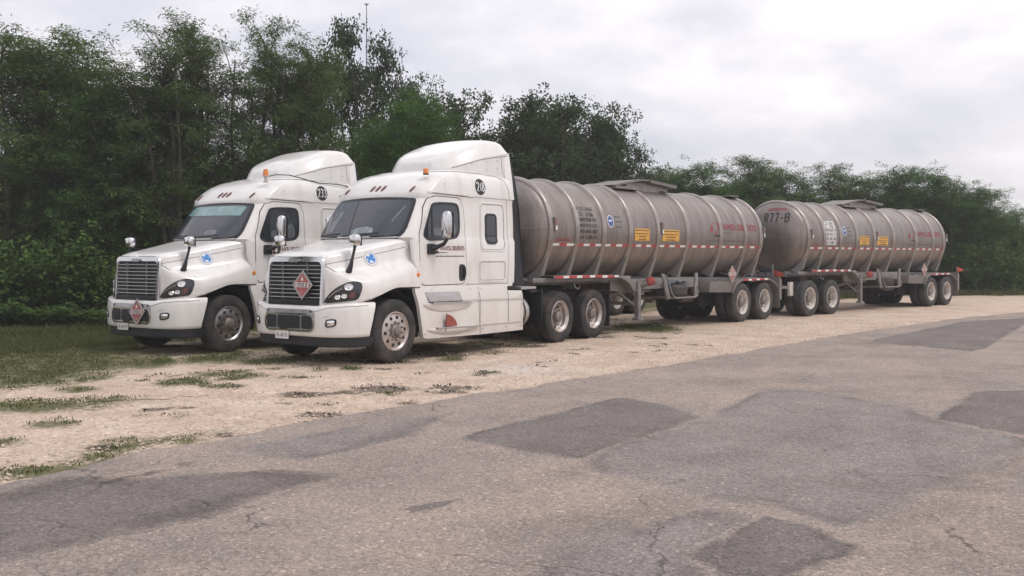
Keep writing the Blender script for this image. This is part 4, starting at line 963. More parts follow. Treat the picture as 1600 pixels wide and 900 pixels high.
    q = MB(); patch(q, rrect(-.12, .12, 1.648, 1.70, .025), face, .045, rings=2, back=.02); q.build('badge_plate', 'dull_chrome', gr)
    q = MB(); q.box(-1.10, -1.0, -.64, .64, .88, .955); q.build('grille_base', 'grime_black', root)
    # --- bumper
    plan = [(-1.20, 0), (-1.20, .3), (-1.19, .55), (-1.15, .75), (-1.08, .92), (-.975, 1.07), (-.85, 1.16), (-.72, 1.20), (-.58, 1.212), (-.46, 1.212)]
    pl = np.array(plan, float); pl = np.array([catmull(pl, i / 3) for i in range((len(pl) - 1) * 3 + 1)])
    full = [(a, -b) for a, b in pl[::-1]][:-1] + [(a, b) for a, b in pl]
    def bumper_pt(a, b, z):   # top edge rises sideways, rear edge raked
        f = max(0, (abs(b) - .62) / .6)
        return a, b, z
    G = []
    for (zz, off) in ((.47, .035), (.485, .008), (.52, .0), (.70, -.005), (.86, .0), (.93, .012), (.955, .04), (.96, .12)):
        row = []
        for a, b in full:
            f = min(1, max(0, (abs(b) - .60) / .6)); z = zz + (zz - .47) * .115 * f
            rake = max(0, (a + .60) / .14) if a > -.60 else 0
            xx = a + (-.17 * (1 - (zz - .47) / .49)) * rake
            nx, ny = (-1, 0) if abs(b) < .3 else (-(1 - min(1, (abs(b) - .3) / .9)) - .01, np.sign(b) * min(1, (abs(b) - .3) / .9)); l = math.hypot(nx, ny)
            row.append((xx - nx / l * off, b - ny / l * off, z))
        G.append(row)
    q = MB(); q.grid(G); bo = q.build('bumper', 'white_paint' , root, sharp=60)
    bb = BVHTree.FromPolygons([Vector(v) for v in q.v], q.f)
    Sb = bvh_map(bb, (-3, 0, 0), (0, -1, 0), (0, 0, 1), (1, 0, 0))
    q = MB(); patch(q, rrect(-.575, .575, .545, .90, .12), Sb, .012, rings=2, step=.06, centre=(0, .72)); ib = q.build('chrome_insert', 'dull_chrome', bo)
    q = MB(); 
    for (a, b) in ((-.53, -.30), (-.262, .262), (.30, .53)): patch(q, rrect(a, b, .595, .80, .035), Sb, .016, rings=2, step=.06, back=.01)
    q.build('air_intake', 'black_plastic', ib)
    q = MB(); ribbon(q, rrect(-.56, .56, .565, .825, .10), Sb, .026, .028); q.build('insert_rim', 'chrome', ib)
    q = MB(); ribbon(q, [(-.56, .862), (.56, .862)], Sb, .0145, .05, close=False); q.build('insert_band', 'dull_chrome', ib)
    q = MB(); patch(q, ellipse(.50, .87, .018, .022, 12), Sb, .018, rings=1, step=.1, back=.01); patch(q, ellipse(-.50, .87, .018, .022, 12), Sb, .018, rings=1, step=.1, back=.01); q.build('tow_hole', 'black_gap', ib)
    for s in (-1, 1):
        dv = Vector((.3, s * .5, 0)).normalized(); nv = Vector((-.5, s * .3, 0)).normalized(); org = Vector((-1.22, s * .62, 0)) + nv
        Sg = bvh_map(bb, org, dv, (0, 0, 1), -nv)
        fp = roundpoly([(.165, .62), (.33, .645), (.355, .70), (.345, .765), (.19, .755), (.165, .71)], 2)
        q = MB(); patch(q, fp, Sg, .010, rings=2, step=.05); fg = q.build('fog_light', 'black_plastic', root)
        q = MB(); patch(q, [(.258 + (a - .258) * .70, .697 + (b - .697) * .66) for a, b in fp], Sg, .013, rings=3, step=.05, back=.006, dome=.012); q.build('lens', 'lamp_silver', fg)
        q = MB(); ribbon(q, [(-.02, .87), (.2, .93), (.5, .955), (.80, .965)], Sg, .002, .008, close=False)
        ribbon(q, [(.12, .785), (.22, .80)], Sg, .002, .006, close=False); q.build('crease', 'seam_grey', bo)
    # front valance
    G = []
    for zz, off in ((.31, .05), (.33, .03), (.47, .03)):
        G.append([(a + off + .02, b * (1 - off * .6), zz + (.06 if a > -.6 and zz < .4 else 0)) for a, b in full if a < -.52])
    q = MB(); q.grid(G); q.build('front_valance', 'black_plastic', root)
    # number plate
    if variant == 0: q = MB(); S = plane_map((-1.22, .155, .50), (0, -1, 0), (0, 0, 1), (-1, 0, 0))
    else: q = MB(); S = plane_map((-1.22, .22, .505), (0, -1, 0), (0, 0, 1), (-1, 0, 0))
    patch(q, rrect(-.155, .155, -.08, .08, .015), S, .004, rings=1, back=-.01); pp = q.build('number_plate', 'sign_white', root)
    q = MB(); block_text(q, '76-AR-9Z' if variant == 0 else '78-AU-2M', S, -.13, -.055, .26, .07, .006, .011, 1.25); q.build('plate_number', 'grey_ink', pp, smooth=False)
    q = MB(); q.box(-1.23, -1.19, .03, .20, .575, .60) ; q.build('plate_bracket', 'grime_black', root)
    # hazard placard on the nose
    if variant == 0: placard(root, (-1.145, -.245, 1.285), (0, -1, 0), (-1, 0, .05), .235)
    else: placard(root, (-1.24, -.235, .76), (0, -1, .03), (-1, -.05, .02), .235)
    # --- side fairing with steps
    for s in (-1, 1):
        def Sk(a, b, t, s=s):
            # body side tucks in slightly towards the ground
            y = 1.185 - .035 * sstep(1.0, 1.12, b) - .0 * a + t
            return (a, s * y, b)
        P = roundpoly([(.515, 1.215), (.60, 1.21), (.80, 1.205), (1.6, 1.20), (2.24, 1.195), (3.12, 1.19), (3.12, 1.10), (3.58, 1.085), (3.58, .33), (2.2, .325), (1.4, .335), (.80, .345), (.705, .36), (.66, .55), (.60, .85), (.55, 1.05)], 0)
        q = MB(); 
        outl = densify(P, .08)
        vs = [Sk(a, b, 0) for a, b in outl] + [Sk(a, b, -.07) for a, b in outl]; k = len(outl)
        # triangulate outline via bmesh
        bm = bmesh.new(); bv = [bm.verts.new(v) for v in vs[:k]]; f = bm.faces.new(bv); r = bmesh.ops.triangulate(bm, faces=[f]); bm.verts.index_update()
        fsx = [tuple(v.index for v in ff.verts) for ff in bm.faces]; bm.free()
        q.add(vs, fsx + [tuple(i + k for i in reversed(t)) for t in fsx] + [(i, i + k, (i + 1) % k + k, (i + 1) % k) for i in range(k)])
        sk = q.build('side_fairing', 'dusty_white_paint', root, sharp=30)
        # step recess (upper): sloping treadboard seen under the door
        q = MB(); patch(q, [(.76, 1.135), (1.70, 1.12), (1.745, .955), (.87, .965)], Sk, .004, rings=1, step=.2); q.build('upper_step', 'step_metal', sk, smooth=False)
        q = MB(); ribbon(q, [(.89, .945), (1.93, .925)], Sk, .05, .025, close=False); q.build('tread_edge', 'step_metal', sk)
        q = MB(); ribbon(q, [(.90, .962), (1.74, .953)], Sk, .0095, .010, close=False); q.build('step_gap', 'black_gap', sk)
        # lower step bulge
        G = []
        for t in np.linspace(0, 1, 15):
            x = .80 + 1.42 * t; w_ = math.sin(PI * t) ** .5 * .055
            e_ = .15 + .85 * math.sin(PI * t) ** .6; zz = lambda b: .50 + (b - .50) * e_
            G.append([Sk(x, zz(.52), -.003), Sk(x, zz(.50), w_ * .8), Sk(x, zz(.475), w_), Sk(x, zz(.43), w_ * .75), Sk(x, zz(.39), w_ * .25), Sk(x, zz(.37), -.003)])
        q = MB(); q.grid(G); q.build('step_bulge', 'dusty_white_paint', sk, sharp=70)
        q = MB(); ribbon(q, [(1.0, .508), (2.14, .492)], Sk, .060, .022, close=False); q.build('lower_step', 'step_metal', sk)
        G = []
        for t in np.linspace(0, 1, 15):
            x = .72 + 1.35 * t; w_ = math.sin(PI * t) ** .5 * .03
            e_ = .1 + .9 * math.sin(PI * t) ** .6; zz = lambda b: .935 + (b - .935) * e_
            G.append([Sk(x, .94, -.003), Sk(x, .935, w_ * 1.2), Sk(x, zz(.90), w_), Sk(x, zz(.85), w_ * .5), Sk(x, zz(.79), -.003)])
        q = MB(); q.grid(G); q.build('step_bulge', 'dusty_white_paint', sk, sharp=70)
        q = MB(); ribbon(q, [(2.25, 1.19), (2.25, .34)], Sk, .003, .009, close=False); ribbon(q, [(3.12, 1.09), (3.12, .52)], Sk, .003, .007, close=False); q.build('seam', 'seam_grey', sk)
        q = MB(); ribbon(q, [(1.75, .97), (2.25, .975), (3.57, .955)], Sk, .009, .018, close=False); ribbon(q, [(2.15, .50), (2.5, .505), (3.57, .50)], Sk, .010, .02, close=False); q.build('swage_line', 'dusty_white_paint', sk)
        for (a_, b_) in ((.95, 1.17), (2.0, 1.155), (2.32, 1.15), (3.05, 1.15), (3.5, .98), (3.5, .42), (2.32, .42), (3.05, .42), (.74, .42), (2.16, .42)):
            q = MB(); patch(q, ellipse(a_, b_, .011, .011, 10), Sk, .004, rings=1, step=.2); q.build('screw_head', 'seam_grey', sk)
        # fender liner behind the steer wheel
        q = MB(); G = []
        for a in np.linspace(R(-15), R(165), 15): G.append([(-.03 + .66 * math.cos(a), s * .55, .55 + .66 * math.sin(a)), (-.03 + .66 * math.cos(a), s * 1.13, .55 + .66 * math.sin(a))])
        q.grid(G); q.build('wheel_liner', 'grime_black', root)
        # cab floor side sill
        q = MB(); q.box(.56, 3.42, min(s * 1.05, s * 1.128), max(s * 1.05, s * 1.128), 1.12, 1.24); q.build('sill', 'grime_black', root)
        # fuel tank end behind the fairing
        q = MB(); q.lathe([(.0001, 3.99), (.15, 3.98), (.25, 3.95), (.30, 3.88), (.31, 3.80), (.31, 3.2)], 32, 'x', (0, s * .835, .66)); q.build('fuel_tank', 'aluminium', root)
        q = MB(); q.lathe([(.318, 3.70), (.318, 3.74)], 32, 'x', (0, s * .835, .66)); q.build('tank_strap', 'grime_black', root)
        q = MB(); q.box(4.26, 4.29, min(s * .72, s * 1.16), max(s * .72, s * 1.16), .42, 1.08); q.box(3.95, 4.28, min(s * .75, s * 1.1), max(s * .75, s * 1.1), 1.03, 1.07); q.build('mud_flap', 'black_plastic', root, bevel=.006)
        q = MB(); q.box(3.62, 4.12, min(s * .8, s * 1.12), max(s * .8, s * 1.12), 1.10, 1.15); q.build('deck_plate', 'step_metal', root, bevel=.004)
        q = MB(); q.box(6.84, 6.865, min(s * .72, s * 1.18), max(s * .72, s * 1.18), .22, .90); q.tube([(6.85, s * .4, .92), (6.85, s * 1.18, .92)], .02, 6); q.build('mud_flap', 'grime_black', root)
    # --- chassis, engine mass, fifth wheel
    q = MB(); q.box(-1.1, 7.0, -.44, -.36, .72, 1.0); q.box(-1.1, 7.0, .36, .44, .72, 1.0)
    for x in (-.9, 1.2, 2.6, 4.1, 5.5, 6.9): q.box(x, x + .1, -.36, .36, .76, .96)
    q.build('chassis', 'grime_black', root)
    q = MB(); q.box(-1.0, .62, -.55, .55, .50, 1.55); q.box(.5, 3.3, -.95, .95, .62, 1.17); q.box(3.45, 3.5, -.6, .6, 1.0, 2.2); q.build('engine', 'grime_black', root, bevel=.03)
    q = MB(); q.lathe([(.0001, 1.20), (.42, 1.20), (.46, 1.17), (.46, 1.12), (.30, 1.0)], 28, 'z', (5.5, 0, 0)); q.box(5.1, 6.2, -.40, .40, 1.0, 1.10); q.build('fifth_wheel', 'grime_black', root)
    q = MB(); q.box(4.7, 6.5, -.5, .5, .42, .72); q.build('suspension', 'grime_black', root, bevel=.03)
    # roof beacon
    if variant == 0:
        bz = 3.165; q = MB(); q.lathe([(.055, 0), (.052, .015), (.045, .02)], 20, 'z', (1.13, -.86, bz)); be = q.build('beacon', 'black_plastic', root)
        q = MB(); q.lathe([(.048, .02), (.047, .09), (.04, .105), (.0001, .11)], 20, 'z', (1.13, -.86, bz)); q.build('beacon_lens', 'orange_lens', be)
        q = MB(); q.box(-.004, .004, -.004, .004, 0, .01, Matrix.Translation((1.13, -.86, bz)))
    else:
        bz = 3.165; q = MB(); q.lathe([(.05, 0), (.05, .012), (.03, .02), (.03, .10), (.055, .11), (.055, .125)], 20, 'z', (1.13, -.86, bz)); be = q.build('beacon', 'aluminium', root)
        q = MB(); q.lathe([(.055, .125), (.052, .17), (.042, .25), (.0001, .262)], 20, 'z', (1.13, -.86, bz)); q.build('beacon_lens', 'orange_lens', be)
        q = MB(); q.tube([(1.15, -.86, bz + .11), (1.35, -.90, bz + .16), (1.65, -.94, bz + .17), (1.95, -.98, bz + .12), (2.15, -1.0, 3.25), (2.35, -1.035, 3.22), (2.8, -1.06, 3.215), (3.1, -1.065, 3.20), (3.22, -1.06, 3.12), (3.28, -1.075, 3.0)], .010, 6); q.build('beacon_cable', 'black_plastic', be)
    # wheels
    kd = 'steer' if variant == 0 else 'steer_dull'
    wheel(root, kd, 0.0, -1.2, -1, 12, 0.0); wheel(root, kd, 0.0, 1.2, 1, 30, 0.0)
    MB().tube([(0, -.95, .5), (0, .95, .5)], .06, 10).build('axle', 'grime_black', root)
    axle(root, 'drive', 4.879, 1.2, seed=no); axle(root, 'drive', 6.193, 1.2, seed=no + 1)
    return root

truck_a = make_tractor(218, 0)
tag(truck_a, 'white sleeper-cab tractor truck numbered 218, nearer the road, hazard diamond on its grille', 'truck', 'white tractor trucks')
truck_b = make_tractor(233, 1)
truck_b.location = (-.465, 3.666, 0); truck_b.rotation_euler = (0, 0, .009)
tag(truck_b, 'white sleeper-cab tractor truck numbered 233 with tall orange roof beacon, hazard diamond on its bumper', 'truck', 'white tractor trucks')

# ------------------------------------------------------------------ tanker trailer
TR, TZ = 1.10, 2.275      # shell radius, centre height
RX = [-8.13]
for d in (.89, .984, 1.043, 1.179, 1.338, 1.675, 1.373, .913): RX.append(RX[-1] + d)
def make_tanker(unit, simple=False):
    root = empty('tanker_trailer')
    # shell with dished heads
    prof = [(.0001, RX[0] - .40), (.2, RX[0] - .395), (.45, RX[0] - .37), (.7, RX[0] - .315), (.88, RX[0] - .24), (1.0, RX[0] - .16), (1.08, RX[0] - .07), (TR, RX[0] + .0)]
    for x in np.linspace(RX[0] + .3, RX[-1] - .2, 24): prof.append((TR, x))
    prof += [(TR, RX[-1]), (1.08, RX[-1] + .07), (1.0, RX[-1] + .15), (.88, RX[-1] + .22), (.7, RX[-1] + .28), (.45, RX[-1] + .32), (.0001, RX[-1] + .35)]
    q = MB(); q.lathe(prof, 96, 'x', (0, 0, TZ)); sh = q.build('tank_shell', 'tank_stainless', root, sharp=50)
    q = MB(); q.box(-9, -8.4, -.001, .001, 0, .001)
    Sc = lambda a, b, t: (a, -(TR + t) * math.cos(b / TR), TZ + (TR + t) * math.sin(b / TR))      # near side wrap, b = arc length above the axis
    Sc2 = lambda a, b, t: (a, (TR + t) * math.cos(b / TR), TZ + (TR + t) * math.sin(b / TR))
    for i, x in enumerate(RX):
        q = MB(); w = .055 if i in (0, 8) else .042
        q.lathe([(TR - .01, x - w - .012), (TR + .040, x - w), (TR + .050, x - w * .6), (TR + .050, x + w * .6), (TR + .040, x + w), (TR - .01, x + w + .012)], 96, 'x', (0, 0, TZ)); q.build('ring', 'ring_steel', root, sharp=60)
    # weld lines on the shell
    for x in (RX[5] + .8,):
        q = MB(); q.lathe([(TR + .0003, x - .012), (TR + .0018, x), (TR + .0003, x + .012)], 96, 'x', (0, 0, TZ)); q.build('weld', 'tank_stainless', sh)
    # head seam
    q = MB(); hp = [(RX[0] - .40, 0), (RX[0] - .37, .45), (RX[0] - .315, .7), (RX[0] - .24, .88), (RX[0] - .16, 1.0), (RX[0] - .07, 1.08)]
    q.tube([(a - .002, -b, TZ + .02) for a, b in reversed(hp)] + [(a - .002, b, TZ + .02) for a, b in hp[1:]], .006, 6); q.build('head_weld', 'seam_grey', sh)
    # saddles under each ring
    for i, x in enumerate(RX):
        for s in (-1, 1):
            q = MB(); n_ = 9; vs = []
            a0, a1 = R(-26), R(-60)
            Y0, Z0 = (TR + .05) * math.cos(a0), TZ + (TR + .05) * math.sin(a0)
            for k in range(n_):
                t = k / (n_ - 1); aa = a0 + (a1 - a0) * t
                yi, zi = (TR - .01) * math.cos(aa), TZ + (TR - .01) * math.sin(aa)
                yo, zo = Y0 + (.84 - Y0) * t, Z0 + (1.20 - Z0) * t
                zi = max(zi, 1.2)
                w = .036 + .022 * t; sk_ = .05 * t
                vs += [(x - w - sk_, s * yi, zi), (x - w - sk_, s * yo, zo), (x + w - sk_ * .3, s * yo, zo), (x + w - sk_ * .3, s * yi, zi)]
            fs_ = [(4 * k + j, 4 * k + (j + 1) % 4, 4 * (k + 1) + (j + 1) % 4, 4 * (k + 1) + j) for k in range(n_ - 1) for j in range(4)] + [(0, 1, 2, 3), tuple(4 * (n_ - 1) + j for j in (3, 2, 1, 0))]
            q.add(vs, fs_); q.build('saddle', 'saddle_steel', root)
    # frame
    q = MB()
    for s in (-1, 1):
        q.prism([(-8.55, 1.14), (-8.55, 1.30), (-5.2, 1.28), (2.25, 1.14), (2.25, .92), (-4.7, .88), (-5.1, 1.14)], s * .50, s * .58)
    q.box(-8.5, -6.2, -.9, .9, 1.20, 1.255)
    for x in (-8.4, -6.2, -4.6, -3.0, -1.5, .6, 2.1): q.box(x, x + .08, -.5, .5, .95 if x > -5 else 1.14, 1.15 if x > -5 else 1.25)
    q.build('frame', 'steel_frame', root, bevel=.006)
    q = MB()
    for s in (-1, 1): q.box(-8.62, -5.1, min(s * .93, s * 1.02), max(s * .93, s * 1.02), 1.21, 1.30); q.box(-5.0, -1.75, min(s * .80, s * .86), max(s * .80, s * 1.0), .97, 1.22)
    q.build('side_rail', 'steel_frame', root, bevel=.006)
    # axle bogie subframe
    q = MB(); q.box(-1.2, 2.2, -.55, .55, .42, .92); q.build('bogie', 'grime_black', root, bevel=.03)
    # front fenders (over tractor/dolly wheels), with striped tape
    for s in (-1, 1):
        G = []
        path = [(-8.2, 1.345), (-7.4, 1.35), (-6.5, 1.345), (-6.0, 1.335), (-5.75, 1.30), (-5.5, 1.21), (-5.33, 1.08), (-5.25, .95)]
        P = np.array(path); P = [catmull(P, i / 3) for i in range((len(P) - 1) * 3 + 1)]
        q = MB(); q.grid([[(p[0], s * .66, p[1] - .01), (p[0], s * 1.20, p[1]), (p[0] - .0, s * 1.22, p[1] - .012), (p[0], s * 1.22, p[1] - .05), (p[0], s * 1.205, p[1] - .045), (p[0], s * 1.195, p[1] - .016), (p[0], s * .66, p[1] - .025)] for p in P])
        fe = q.build('front_fender', 'fender_steel', root, sharp=40)
        q = MB(); q.prism([(-5.9, 1.22), (-5.9, .98), (-5.27, .93), (-5.30, 1.0), (-5.5, 1.19), (-5.7, 1.28)], s * 1.0, s * 1.01); q.build('fender_flap', 'fender_steel', fe, smooth=False)
        x = -8.15; k = 0; tr, tw = MB(), MB()
        while x < -5.9:
            w = .27 if k % 2 == 0 else .19
            w = min(w, -5.88 - x)
            z0 = 1.343 if x < -6.6 else 1.333
            (tr if k % 2 == 0 else tw).box(x, x + w, min(s * 1.222, s * 1.226), max(s * 1.222, s * 1.226), z0 - .052, z0 - .002); x += w; k += 1
        two_tone(tr, tw, fe)
    # rear fenders
    for s in (-1, 1):
        path = [(-.60, .80), (-.52, .92), (-.38, 1.04), (-.15, 1.125), (.1, 1.145), (1.35, 1.145), (1.6, 1.12), (1.85, 1.04), (2.05, .90), (2.13, .76)]
        P = np.array(path); P = [catmull(P, i / 3) for i in range((len(P) - 1) * 3 + 1)]
        q = MB(); q.grid([[(p[0], s * .62, p[1] - .0), (p[0], s * 1.21, p[1]), (p[0], s * 1.232, p[1] - .012), (p[0], s * 1.232, p[1] - .055), (p[0], s * 1.215, p[1] - .05), (p[0], s * 1.205, p[1] - .016), (p[0], s * .62, p[1] - .016)] for p in P])
        fe = q.build('rear_fender', 'fender_steel', root, sharp=40)
        q = MB(); q.prism([(-1.76, .83), (-.62, .80), (-.55, .96), (-.42, 1.05), (-.35, 1.10), (-1.70, 1.10), (-1.76, .99)], s * .62, s * 1.18); q.build('fender_box', 'fender_steel', root, bevel=.012)
        x = -.05; k = 0; tr, tw = MB(), MB()
        while x < 1.38:
            w = .30 if k % 2 == 0 else .18; w = min(w, 1.40 - x)
            (tr if k % 2 == 0 else tw).box(x, x + w, min(s * 1.234, s * 1.238), max(s * 1.234, s * 1.238), 1.09, 1.14); x += w; k += 1
        two_tone(tr, tw, fe)
        q = MB(); q.box(2.16, 2.19, min(s * .55, s * 1.22), max(s * .55, s * 1.22), .30, 1.16); q.build('mud_flap', 'fender_steel', root, bevel=.004)
    # landing legs
    for s in (-1, 1):
        q = MB(); q.box(-4.62, -4.50, s * .86 - .055, s * .86 + .055, .34, 1.16); q.box(-4.66, -4.46, s * .86 - .09, s * .86 + .09, .26, .31); q.prism([(-4.65, .30), (-4.47, .30), (-4.53, .42), (-4.59, .42)], s * .86 - .05, s * .86 + .05)
        q.tube([(-4.56, s * .84, .55), (-5.0, s * .5, 1.0)], .025, 6); q.build('landing_leg', 'steel_frame', root, bevel=.006)
    q = MB(); q.box(-4.66, -4.60, -.8, .8, .60, .68); q.tube([(-4.75, -.95, .95), (-4.75, .8, .95)], .02, 6); q.build('leg_brace', 'steel_frame', root, bevel=.004)
    # discharge pipe with red cap
    q = MB(); q.tube([(-5.0, -.25, .80), (-4.72, -.55, .92), (-4.38, -1.0, 1.13)], .075, 14); pi_ = q.build('discharge_pipe', 'fender_steel', root)
    q = MB(); d = Vector((.34, -.45, .21)).normalized(); p0 = Vector((-4.38, -1.0, 1.13)); q.tube([p0, p0 + d * .02, p0 + d * .03, p0 + d * .14, p0 + d * .15, p0 + d * .18], [.08, .098, .10, .10, .085, .08], 16); q.build('red_cap', 'red_paint', pi_)
    q = MB(); q.tube([(-3.9, .0, 1.1), (-3.9, .0, .78), (-3.9, -.3, .74), (-2.0, -.3, .74)], .06, 12); q.build('under_pipe', 'fender_steel', root)
    # spare wheel carrier
    for x in (-3.92, -2.36):
        q = MB(); q.prism([(x, 1.33), (x + .13, 1.33), (x + (.40 if x < -3 else .10), .74), (x + (.24 if x < -3 else -.05), .70)], -1.12, -1.08); q.build('spare_bracket', 'steel_frame', root, bevel=.005)
    q = MB(); q.tube([(-3.84, -1.19, 1.30), (-3.62, -1.21, .86), (-3.52, -1.21, .77), (-3.38, -1.21, .745), (-2.55, -1.21, .745), (-2.42, -1.21, .78), (-2.38, -1.21, .88), (-2.42, -1.19, 1.0)], .018, 8)
    q.tube([(-3.4, -1.2, .73), (-3.4, -.5, .73)], .02, 6); q.tube([(-2.6, -1.2, .73), (-2.6, -.5, .73)], .02, 6); q.build('spare_basket', 'steel_frame', root)
    # spare tyre lying flat
    tm = wheel_mesh('drive')
    sp = bpy.data.objects.new('spare_tyre', tm[0].mesh('spare_tyre', 'grey_rubber', sharp=30)); COL.objects.link(sp); sp.parent = root; sp.location = (-2.99, -.66, .775 + .27); sp.rotation_euler = (R(-90), 0, 0)
    q = MB(); rnd = random.Random(4)
    G = []
    for i in range(13):
        a = i / 12; G.append([(-3.55 + 1.05 * a + .03 * math.sin(9 * a), -1.05 + .35 * b, 1.06 + .10 * math.sin(PI * a) * (.4 + .6 * math.sin(a * 11 + b * 5) ** 2) + .05 * b) for b in np.linspace(0, 1, 7)])
    if unit == 'A':
        q.grid(G); MATS.get('tarp') or mat('tarp', (.13, .145, .18), .5, var=.35, vscale=9, bump=.4, bscale=9); q.build('folded_tarp', 'tarp', root)
    for (ax_, s) in ((.0, -1), (1.312, -1), (0., 1), (1.312, 1)):
        q = MB(); q.lathe([(.0001, -.09), (.085, -.085), (.095, -.02), (.095, .03), (.08, .09), (.0001, .10)], 16, 'x', (ax_ - .33, s * .50, .52)); q.build('brake_chamber', 'grime_black', root)
    q = MB(); q.lathe([(.0001, -1.75), (.12, -1.72), (.15, -1.66), (.15, -1.10), (.12, -1.04), (.0001, -1.02)], 20, 'x', (0, -.30, .70)); q.build('air_tank', 'fender_steel', root)
    for k in range(4):
        q = MB(); y_ = -.95 + .12 * k; q.tube([(-5.0 + .2 * k, y_ * .5, 1.1), (-4.3, y_ * .7, .96 - .05 * k), (-3.2, y_ * .6, .92 + .03 * k), (-1.9, y_ * .5, .85), (-.9, -.45, .62 + .04 * k)], .014, 6); q.build('air_line', 'wire_black', root)
    q = MB(); q.tube([(-6.9, -.75, 1.2), (-6.9, -.78, 1.08), (-6.82, -.80, 1.03), (-6.75, -.80, 1.10)], .02, 8); q.tube([(-7.15, -.76, 1.10), (-6.85, -.78, 1.06)], .016, 6); q.build('valve_pipe', 'dull_chrome', root)
    # dome box with open overturn guard (V profile)
    DX = -3.42
    q = MB()
    q.prism([(-3.95, 3.32), (-3.95, 3.40), (-4.9, 3.385), (-4.9, 3.32)], -.50, .50)
    q.prism([(-4.15, 3.30), (-2.55, 3.30), (-2.35, 3.40), (-2.6, 3.47), (-3.4, 3.56), (-4.3, 3.46)], -.34, .34); q.build('dome_box', 'tank_stainless', root, smooth=False)
    q = MB()
    q.prism([(-4.98, 3.40), (-4.94, 3.37), (-3.80, 3.55), (-3.42, 3.565), (-3.42, 3.60), (-3.85, 3.595)], -.47, -.41)
    q.prism([(-4.98, 3.40), (-4.94, 3.37), (-3.80, 3.55), (-3.42, 3.565), (-3.42, 3.60), (-3.85, 3.595)], .41, .47)
    q.prism([(-3.42, 3.60), (-3.42, 3.53), (-2.20, 3.445), (-2.20, 3.52)], -.50, .50)
    q.prism([(-4.98, 3.398), (-4.94, 3.375), (-3.80, 3.55), (-3.42, 3.575), (-3.42, 3.592), (-3.85, 3.588)], -.41, .41)
    q.build('overturn_guard', 'fender_steel', root, smooth=False)
    q = MB(); q.prism([(RX[-1] - .35, 3.40), (RX[-1] + .12, 3.40), (RX[-1] + .12, 3.44), (RX[-1] - .35, 3.44)], -.35, .35); q.tube([(RX[-1] + .42, -.2, .9), (RX[-1] + .42, -.2, 3.2), (RX[-1] + .12, -.2, 3.42)], .02, 6); q.tube([(RX[-1] + .42, .2, .9), (RX[-1] + .42, .2, 3.2), (RX[-1] + .12, .2, 3.42)], .02, 6)
    for k in range(8): q.tube([(RX[-1] + .42, -.2, 1.0 + k * .3), (RX[-1] + .42, .2, 1.0 + k * .3)], .014, 6)
    q.build('rear_ladder', 'fender_steel', root)
    # rear light bar / bumper
    q = MB(); q.box(2.22, 2.30, -1.2, 1.2, .52, .64); q.box(2.18, 2.24, -1.22, 1.22, .98, 1.14); q.box(2.2, 2.3, -1.22, -1.12, .52, 1.1); q.box(2.2, 2.3, 1.12, 1.22, .52, 1.1); q.build('rear_bumper', 'steel_frame', root, bevel=.005)
    # side marker housings on rings 0, 4, 8
    for i in (0, 4, 8):
        x = RX[i] + (.075 if i < 8 else .06)
        q = MB(); y = -(TR + .045); q.box(x - .04, x + .05, y - .03, y + .06, TZ - .03, TZ + .26); mk = q.build('marker_housing', 'fender_steel', root, bevel=.006)
        q = MB(); q.box(x - .005, x + .035, y - .036, y - .031, TZ + .15, TZ + .21); q.build('marker_lens', 'brown_orange' if i < 8 else 'red_lens', mk)
        q = MB(); q.box(x - .02, x + .035, y - .036, y - .031, TZ + .0, TZ + .09); q.build('marker_reflector', 'sign_white', mk)
    # conspicuity tape between the rings
    zt = TR * math.asin((1.985 - TZ) / TR)
    for i in range(8):
        a, b = RX[i] + .06, RX[i + 1] - .06; n_ = max(3, int(round((b - a) / .235))); n_ += (n_ + i) % 2 * 0
        w = (b - a) / n_; tr, tw = MB(), MB()
        for k in range(n_):
            m_ = tr if (k + i) % 2 == 1 else tw; gg = .006
            x0 = a + k * w; m_.add([Sc(x0, zt - .026, .003), Sc(x0 + w, zt - .026, .003), Sc(x0 + w, zt + .026, .003), Sc(x0, zt + .026, .003)], [(0, 1, 2, 3)])
        two_tone(tr, tw, sh)
    if simple:
        axle(root, 'trailer', 0, seed=1); axle(root, 'trailer', 1.312, seed=2); return root
    B = lambda z: TR * math.asin(max(-1, min(1, (z - TZ) / TR)))
    # data block
    q = MB(); lines = ['FZS-3465' if unit == 'A' else 'FZS-3464', 'ZS   0786' if unit == 'A' else 'ZS   0785', 'FORTESCOR VTN', 'MED PER 1,571', 'MED ANCH 4,002', 'CAP 31,500 LTS']
    x0 = -7.13; bt = B(2.79)
    for k, l in enumerate(lines):
        h = .095 if k < 2 else .082; wd = .56 if k < 2 else .60
        block_text(q, l, Sc, x0 + (.03 if k == 1 else 0), bt - k * .125 - h, wd - (.06 if k == 1 else 0), h, .004, .0155 if k < 2 else .014, 1.22)
    q.build('tank_data_lettering', 'faded_ink', sh, smooth=False)
    if unit == 'B':
        q = MB()
        for k in range(6): q.add([Sc(x0 - .03, bt - k * .125 - .10, .0015), Sc(x0 + .62, bt - k * .125 - .10, .0015), Sc(x0 + .62, bt - k * .125 + .012, .0015), Sc(x0 - .03, bt - k * .125 + .012, .0015)], [(0, 1, 2, 3)])
        q.build('lettering_ground', 'sign_white', sh, smooth=False)
    # round seal
    q = MB(); patch(q, ellipse(-5.98, B(2.51), .115, .14), Sc, .003, rings=2, step=.1, back=.0); sl = q.build('round_seal', 'decal_white', sh)
    q = MB(); patch(q, ellipse(-5.98, B(2.51), .098, .122), Sc, .0045, rings=2, step=.1, back=.002); q.build('seal_field', 'navy_ink', sl)
    q = MB(); scribble(q, Sc, -6.05, -5.91, B(2.505), .035, .006, 5); q.build('seal_text', 'decal_white', sl, smooth=False)
